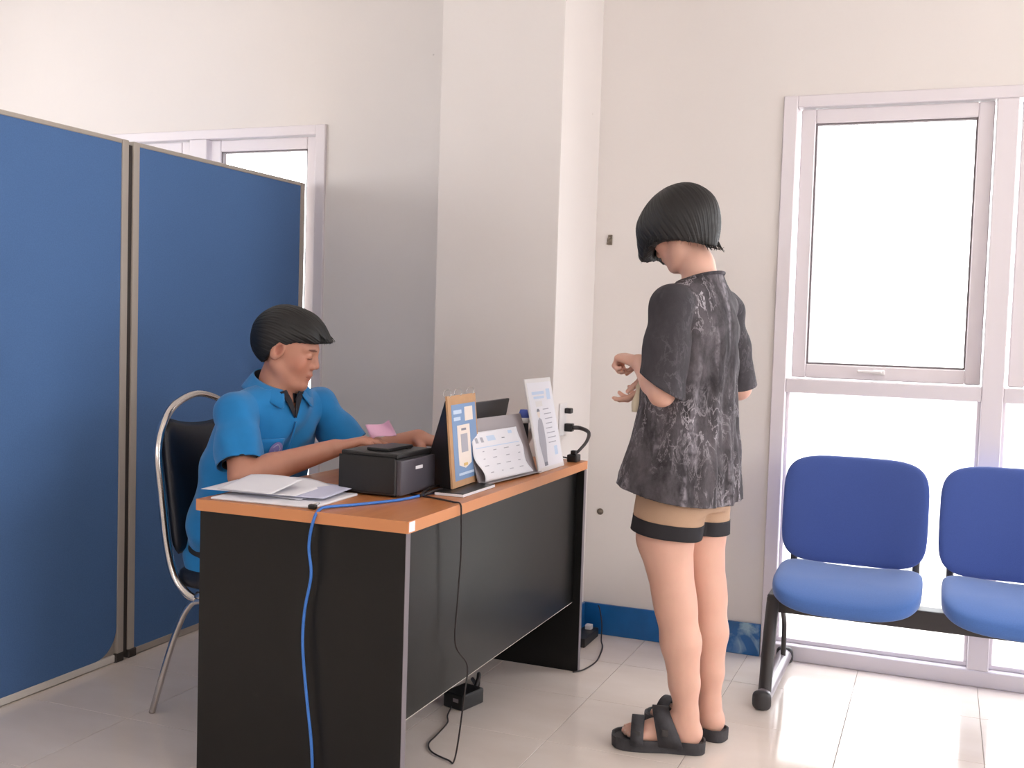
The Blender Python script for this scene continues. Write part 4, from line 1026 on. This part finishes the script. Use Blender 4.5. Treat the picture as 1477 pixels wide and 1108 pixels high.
# grey leaflet holder with a hanging printed sheet
LHd=thing('leaflet_holder','grey slanted leaflet holder between the easel and the framed notice','leaflet holder',(-1.21,3.04,ZT))
g0=Vector((-1.232,2.852,ZT)); gx=Vector((.039,.369,0)).normalized(); gz=Vector((-.067,.007,.188)).normalized(); gn=gx.cross(gz)
GT=frame(g0,gx,gn,gz)
obj('back_board',box(0,.370,-.004,0,0,.200,T=GT),M['plastic_gray'],LHd)
obj('bottom_lip',box(0,.370,0,.018,0,.003,T=GT),M['plastic_gray'],LHd)
b=bmesh.new(); vv=[b.verts.new(p) for p in (GT@Vector((.16,-.004,.12)),GT@Vector((.19,-.004,.12)),Vector((-1.32,3.07,ZT)),Vector((-1.32,3.04,ZT)))]; b.faces.new(vv); o=obj('support_leg',b,M['plastic_gray'],LHd); solidify(o,.004)
b=sheet(GT@Matrix(((1,0,0,0),(0,0,1,.004),(0,1,0,.008),(0,0,0,1))),.30,.150,22,24,lambda x,y:.004+.007*(1+math.sin(9*y+2.5*x))*(1-y)**.6,)
for v_ in b.verts:
    l=GT.inverted()@v_.co; l.x+=.012*math.sin(l.z*38+1)*(1 if l.x>.15 else .9)*(1-l.z/.17); v_.co=GT@l
ls=obj('notice_sheet',b,M['paper'],None,True); solidify(ls,.0006); tag(ls,'wavy white printed sheet leaning in the grey leaflet holder','notice')
def print_on(par,T,rects,off):
    for n_,x0,x1,z0,z1,m in rects:
        b=bmesh.new(); nx=6
        V=[[b.verts.new(T@Vector((x0+(x1-x0)*i/nx,off(x0+(x1-x0)*i/nx,z),z))) for i in range(nx+1)] for z in (z0,z1)]
        for i in range(nx): b.faces.new((V[0][i],V[0][i+1],V[1][i+1],V[1][i]))
        obj(n_,b,M[m],par)
def soff(x,z):
    y=(z-.008)/.15; return .0052+.004+.007*(1+math.sin(9*y+2.5*x/.30))*(1-y)**.6
print_on(ls,GT,[('printed_rule',.012,.28,.108,.1105,'poster_pale'),('printed_block',.09,.14,.126,.142,'poster_pale'),('printed_block',.018,.034,.124,.140,'poster_gray'),('printed_block',.05,.066,.124,.140,'poster_gray'),('printed_block',.235,.26,.140,.150,'poster_pale'),('printed_line',.18,.20,.128,.131,'print_gray')]+
  [('printed_line',.04+.07*i+random.uniform(-.01,.01),.055+.07*i+random.uniform(0,.01),.03+.022*j,.0325+.022*j,'poster_gray') for i in range(4) for j in range(4)],soff)
# framed notice
FR=thing('framed_notice','white framed notice with a standing figure, leaning back at the far end of the desk','notice',(-1.21,3.33,ZT))
ff=Vector((-1.181,3.210,ZT)); fx=Vector((.002,.237,0)).normalized(); fz=Vector((-.062,0,.300)).normalized(); fn=fx.cross(fz)
FT=frame(ff,fx,fn,fz)
obj('backing_board',box(0,.237,-.006,0,0,.306,.002,1,T=FT),M['white_pl'],FR)
pp=obj('notice_print',box(.010,.227,0,.0006,.014,.292,T=FT),M['paper'],FR)
print_on(pp,FT,[('printed_heading',.04,.15,.252,.262,'poster_pale'),('printed_heading',.05,.145,.238,.246,'poster_pale'),('printed_emblem',.170,.205,.232,.268,'poster_pale'),('printed_block',.06,.12,.212,.230,'white_pl'),
   ('printed_block',.165,.195,.045,.075,'poster_pale')]+[('printed_line',.115+random.uniform(0,.01),.20-random.uniform(0,.03),.200-.016*j,.203-.016*j,'poster_gray') for j in range(8)],lambda x,z:.0009)
b=bmesh.new(); pts=[(.055,.03),(.085,.03),(.100,.09),(.100,.14),(.092,.168),(.075,.176),(.058,.168),(.044,.140),(.040,.09)]
b.faces.new([b.verts.new(FT@Vector((x,.0011,z))) for x,z in pts]); obj('printed_figure_suit',b,M['poster_gray'],pp)
b=bmesh.new(); b.faces.new([b.verts.new(FT@Vector((.072+.012*math.cos(t_),.0012,.190+.015*math.sin(t_)))) for t_ in [2*PI*k/16 for k in range(16)]]); obj('printed_figure_head',b,M['poster_cream'],pp)
b=bmesh.new(); b.faces.new([b.verts.new(FT@Vector((.072+.013*math.cos(t_),.0013,.196+.010*math.sin(t_)))) for t_ in [PI*k/10 for k in range(11)]]); obj('printed_figure_hair',b,M['print_gray'],pp)
print_on(pp,FT,[('printed_figure_legs',.056,.086,.018,.03,'print_gray')],lambda x,z:.0011)
b=bmesh.new(); vv=[b.verts.new(p) for p in (FT@Vector((.09,-.006,.20)),FT@Vector((.15,-.006,.20)),Vector((-1.315,3.36,ZT)),Vector((-1.315,3.30,ZT)))]; b.faces.new(vv); o=obj('support_leg',b,M['white_pl'],FR); solidify(o,.004)
# laptop in front of the seated person
LT=thing('laptop','dark grey open laptop, its lid rising behind the grey leaflet holder','laptop',(-1.45,3.15,ZT))
base=obj('base',box(-1.60,-1.375,2.99,3.325,ZT+.002,ZT+.020,.004,2),M['plastic_dark'],LT)
kb=bmesh.new()
for i in range(5):
    for j in range(13): box(-1.575+.021*i,-1.557+.021*i,3.01+.0235*j,3.031+.0235*j,ZT+.0202,ZT+.0222,bm=kb)
obj('keys',kb,M['plastic_black'],base,kind='stuff')
LTm=frame((-1.372,2.99,ZT+.020),(0,1,0),Vector((1,0,-.18)).normalized(),Vector((.18,0,1)).normalized())
ld=obj('lid',box(0,.315,-.004,.004,.0,.213,.003,2,T=LTm),M['plastic_dark'],LT)
obj('screen',box(.012,.303,-.0048,-.004,.014,.203,T=LTm),M['plastic_black'],ld)
# bottle with blue cap behind the holder
bt=thing('glue_bottle','small bottle with a blue and white top behind the grey holder','bottle',(-1.262,3.262,ZT))
obj('bottle_body',frustum((-1.262,3.262,ZT),(-1.262,3.262,ZT+.155),.018,.017,18),M['plastic_black'],bt,True)
obj('collar',frustum((-1.262,3.262,ZT+.155),(-1.262,3.262,ZT+.172),.020,.019,18),M['white_pl'],bt,True)
obj('cap',frustum((-1.262,3.262,ZT+.172),(-1.262,3.262,ZT+.198),.019,.012,18),M['print_blue'],bt,True)
# wall socket on the column side, plug, lead and adaptor
so=thing('wall_socket','pale wall socket on the column side with black plugs in it','wall socket',(-1.295,3.735,.875))
obj('face_plate',box(-1.295,-1.288,3.70,3.775,.82,.94,.002,1),M['white_pl'],so)
obj('plug',box(-1.288,-1.262,3.745,3.770,.902,.922,.003,1),M['plastic_black'],so)
obj('plug',box(-1.288,-1.258,3.748,3.776,.835,.865,.004,2),M['plastic_black'],so)
tag(obj('power_lead',tube([(-1.262,3.762,.850),(-1.235,3.78,.848),(-1.19,3.74,.838),(-1.170,3.66,.815),(-1.172,3.585,.79),(-1.185,3.57,.775)],lambda t:.0085-.004*t,10),M['black_cable'],None,True),'thick black lead arching from the wall socket down to the desk corner','cable')
ad=thing('plug_adaptor','black plug adaptor lying at the far right corner of the desk','adaptor',(-1.19,3.56,ZT))
obj('body',box(-1.205,-1.168,3.545,3.590,ZT,ZT+.026,.005,2),M['plastic_black'],ad); obj('plug_top',box(-1.196,-1.176,3.556,3.578,ZT+.026,ZT+.040,.004,2),M['plastic_black'],ad)
obj('thin_lead',tube([(-1.205,3.56,ZT+.012),(-1.225,3.53,ZT+.018),(-1.245,3.49,ZT+.016),(-1.26,3.47,ZT+.006)],.0028,8),M['black_cable'],ad,True)
# cables
tag(obj('network_cable',tube([(-1.36,2.86,ZT+.008),(-1.315,2.80,ZT+.006),(-1.290,2.735,ZT+.004),(-1.292,2.62,ZT+.004),(-1.300,2.52,ZT+.004),(-1.325,2.452,ZT+.004),(-1.365,2.37,ZT+.004),(-1.40,2.305,ZT+.005),(-1.405,2.262,ZT+.004),(-1.408,2.238,.728),(-1.419,2.238,.665),(-1.411,2.238,.594),(-1.427,2.238,.506),(-1.431,2.238,.418),(-1.418,2.238,.299),(-1.399,2.238,.162),(-1.388,2.225,.05),(-1.375,2.18,.006),(-1.30,2.05,.005),(-1.1,1.9,.005)],.0038,10),M['blue_cable'],None,True),'blue network cable running over the desk and hanging down its dark end','cable')
tag(obj('power_cable',tube([(-1.33,2.60,ZT+.003),(-1.27,2.585,ZT+.003),(-1.215,2.565,ZT+.003),(-1.175,2.545,ZT+.003),(-1.150,2.535,ZT+.001),(-1.145,2.533,.715),(-1.146,2.54,.618),(-1.150,2.535,.49),(-1.150,2.53,.381),(-1.144,2.597,.306),(-1.144,2.584,.235),(-1.165,2.60,.10),(-1.20,2.65,.012),(-1.225,2.67,.004),(-1.29,2.70,.004),(-1.327,2.751,.004),(-1.335,2.82,.004),(-1.348,2.921,.004),(-1.375,2.98,.004),(-1.385,3.03,.012)],.0024,8),M['black_cable'],None,True),'thin black cable hanging over the desk front and looping on the floor','cable')
for nm,lab,pts in (('monitor_cable','black cables coiled behind the receipt printer',[(-1.29,2.60,ZT+.004),(-1.282,2.66,ZT+.010),(-1.285,2.72,ZT+.006),(-1.30,2.78,ZT+.008),(-1.31,2.70,ZT+.012),(-1.298,2.62,ZT+.009),(-1.288,2.58,ZT+.005)]),):
    tag(obj(nm,tube(pts,.0042,8),M['black_cable'],None,True),lab,'cable')
pa=thing('power_adapter','black power adapter block on the floor under the desk','adapter',(-1.375,3.10,0))
AT=Matrix.Translation((-1.375,3.10,0))@Matrix.Rotation(math.radians(-14),4,'Z')
obj('block',box(-.04,.04,-.055,.055,0,.05,.009,3,T=AT),M['plastic_black'],pa)
obj('indicator_label',box(.0,.022,-.0555,-.0545,.024,.036,.0,1,T=AT),M['plastic_gray'],pa)
obj('lead',tube([AT@Vector((0,.055,.035)),AT@Vector((.0,.075,.065)),AT@Vector((-.01,.09,.075)),AT@Vector((-.03,.115,.05)),AT@Vector((-.06,.15,.01)),AT@Vector((-.12,.2,.006))],.007,8),M['black_cable'],pa,True)
ps=thing('power_strip','black power strip behind the far leg of the desk','power strip',(-1.235,3.95,0))
obj('strip_body',box(-1.275,-1.215,3.86,4.04,.0,.035,.005,2),M['plastic_black'],ps)
obj('plug',box(-1.256,-1.230,3.985,4.012,.035,.055,.005,2),M['white_pl'],ps)
tag(obj('floor_cable',tube([(-1.225,4.055,.12),(-1.215,4.05,.10),(-1.20,4.03,.05),(-1.185,3.98,.004),(-1.155,3.90,.004),(-1.134,3.80,.004),(-1.122,3.70,.004),(-1.135,3.60,.004),(-1.16,3.56,.004)],.0026,8),M['black_cable'],None,True),'thin dark cable curving on the floor beyond the far desk leg','cable')
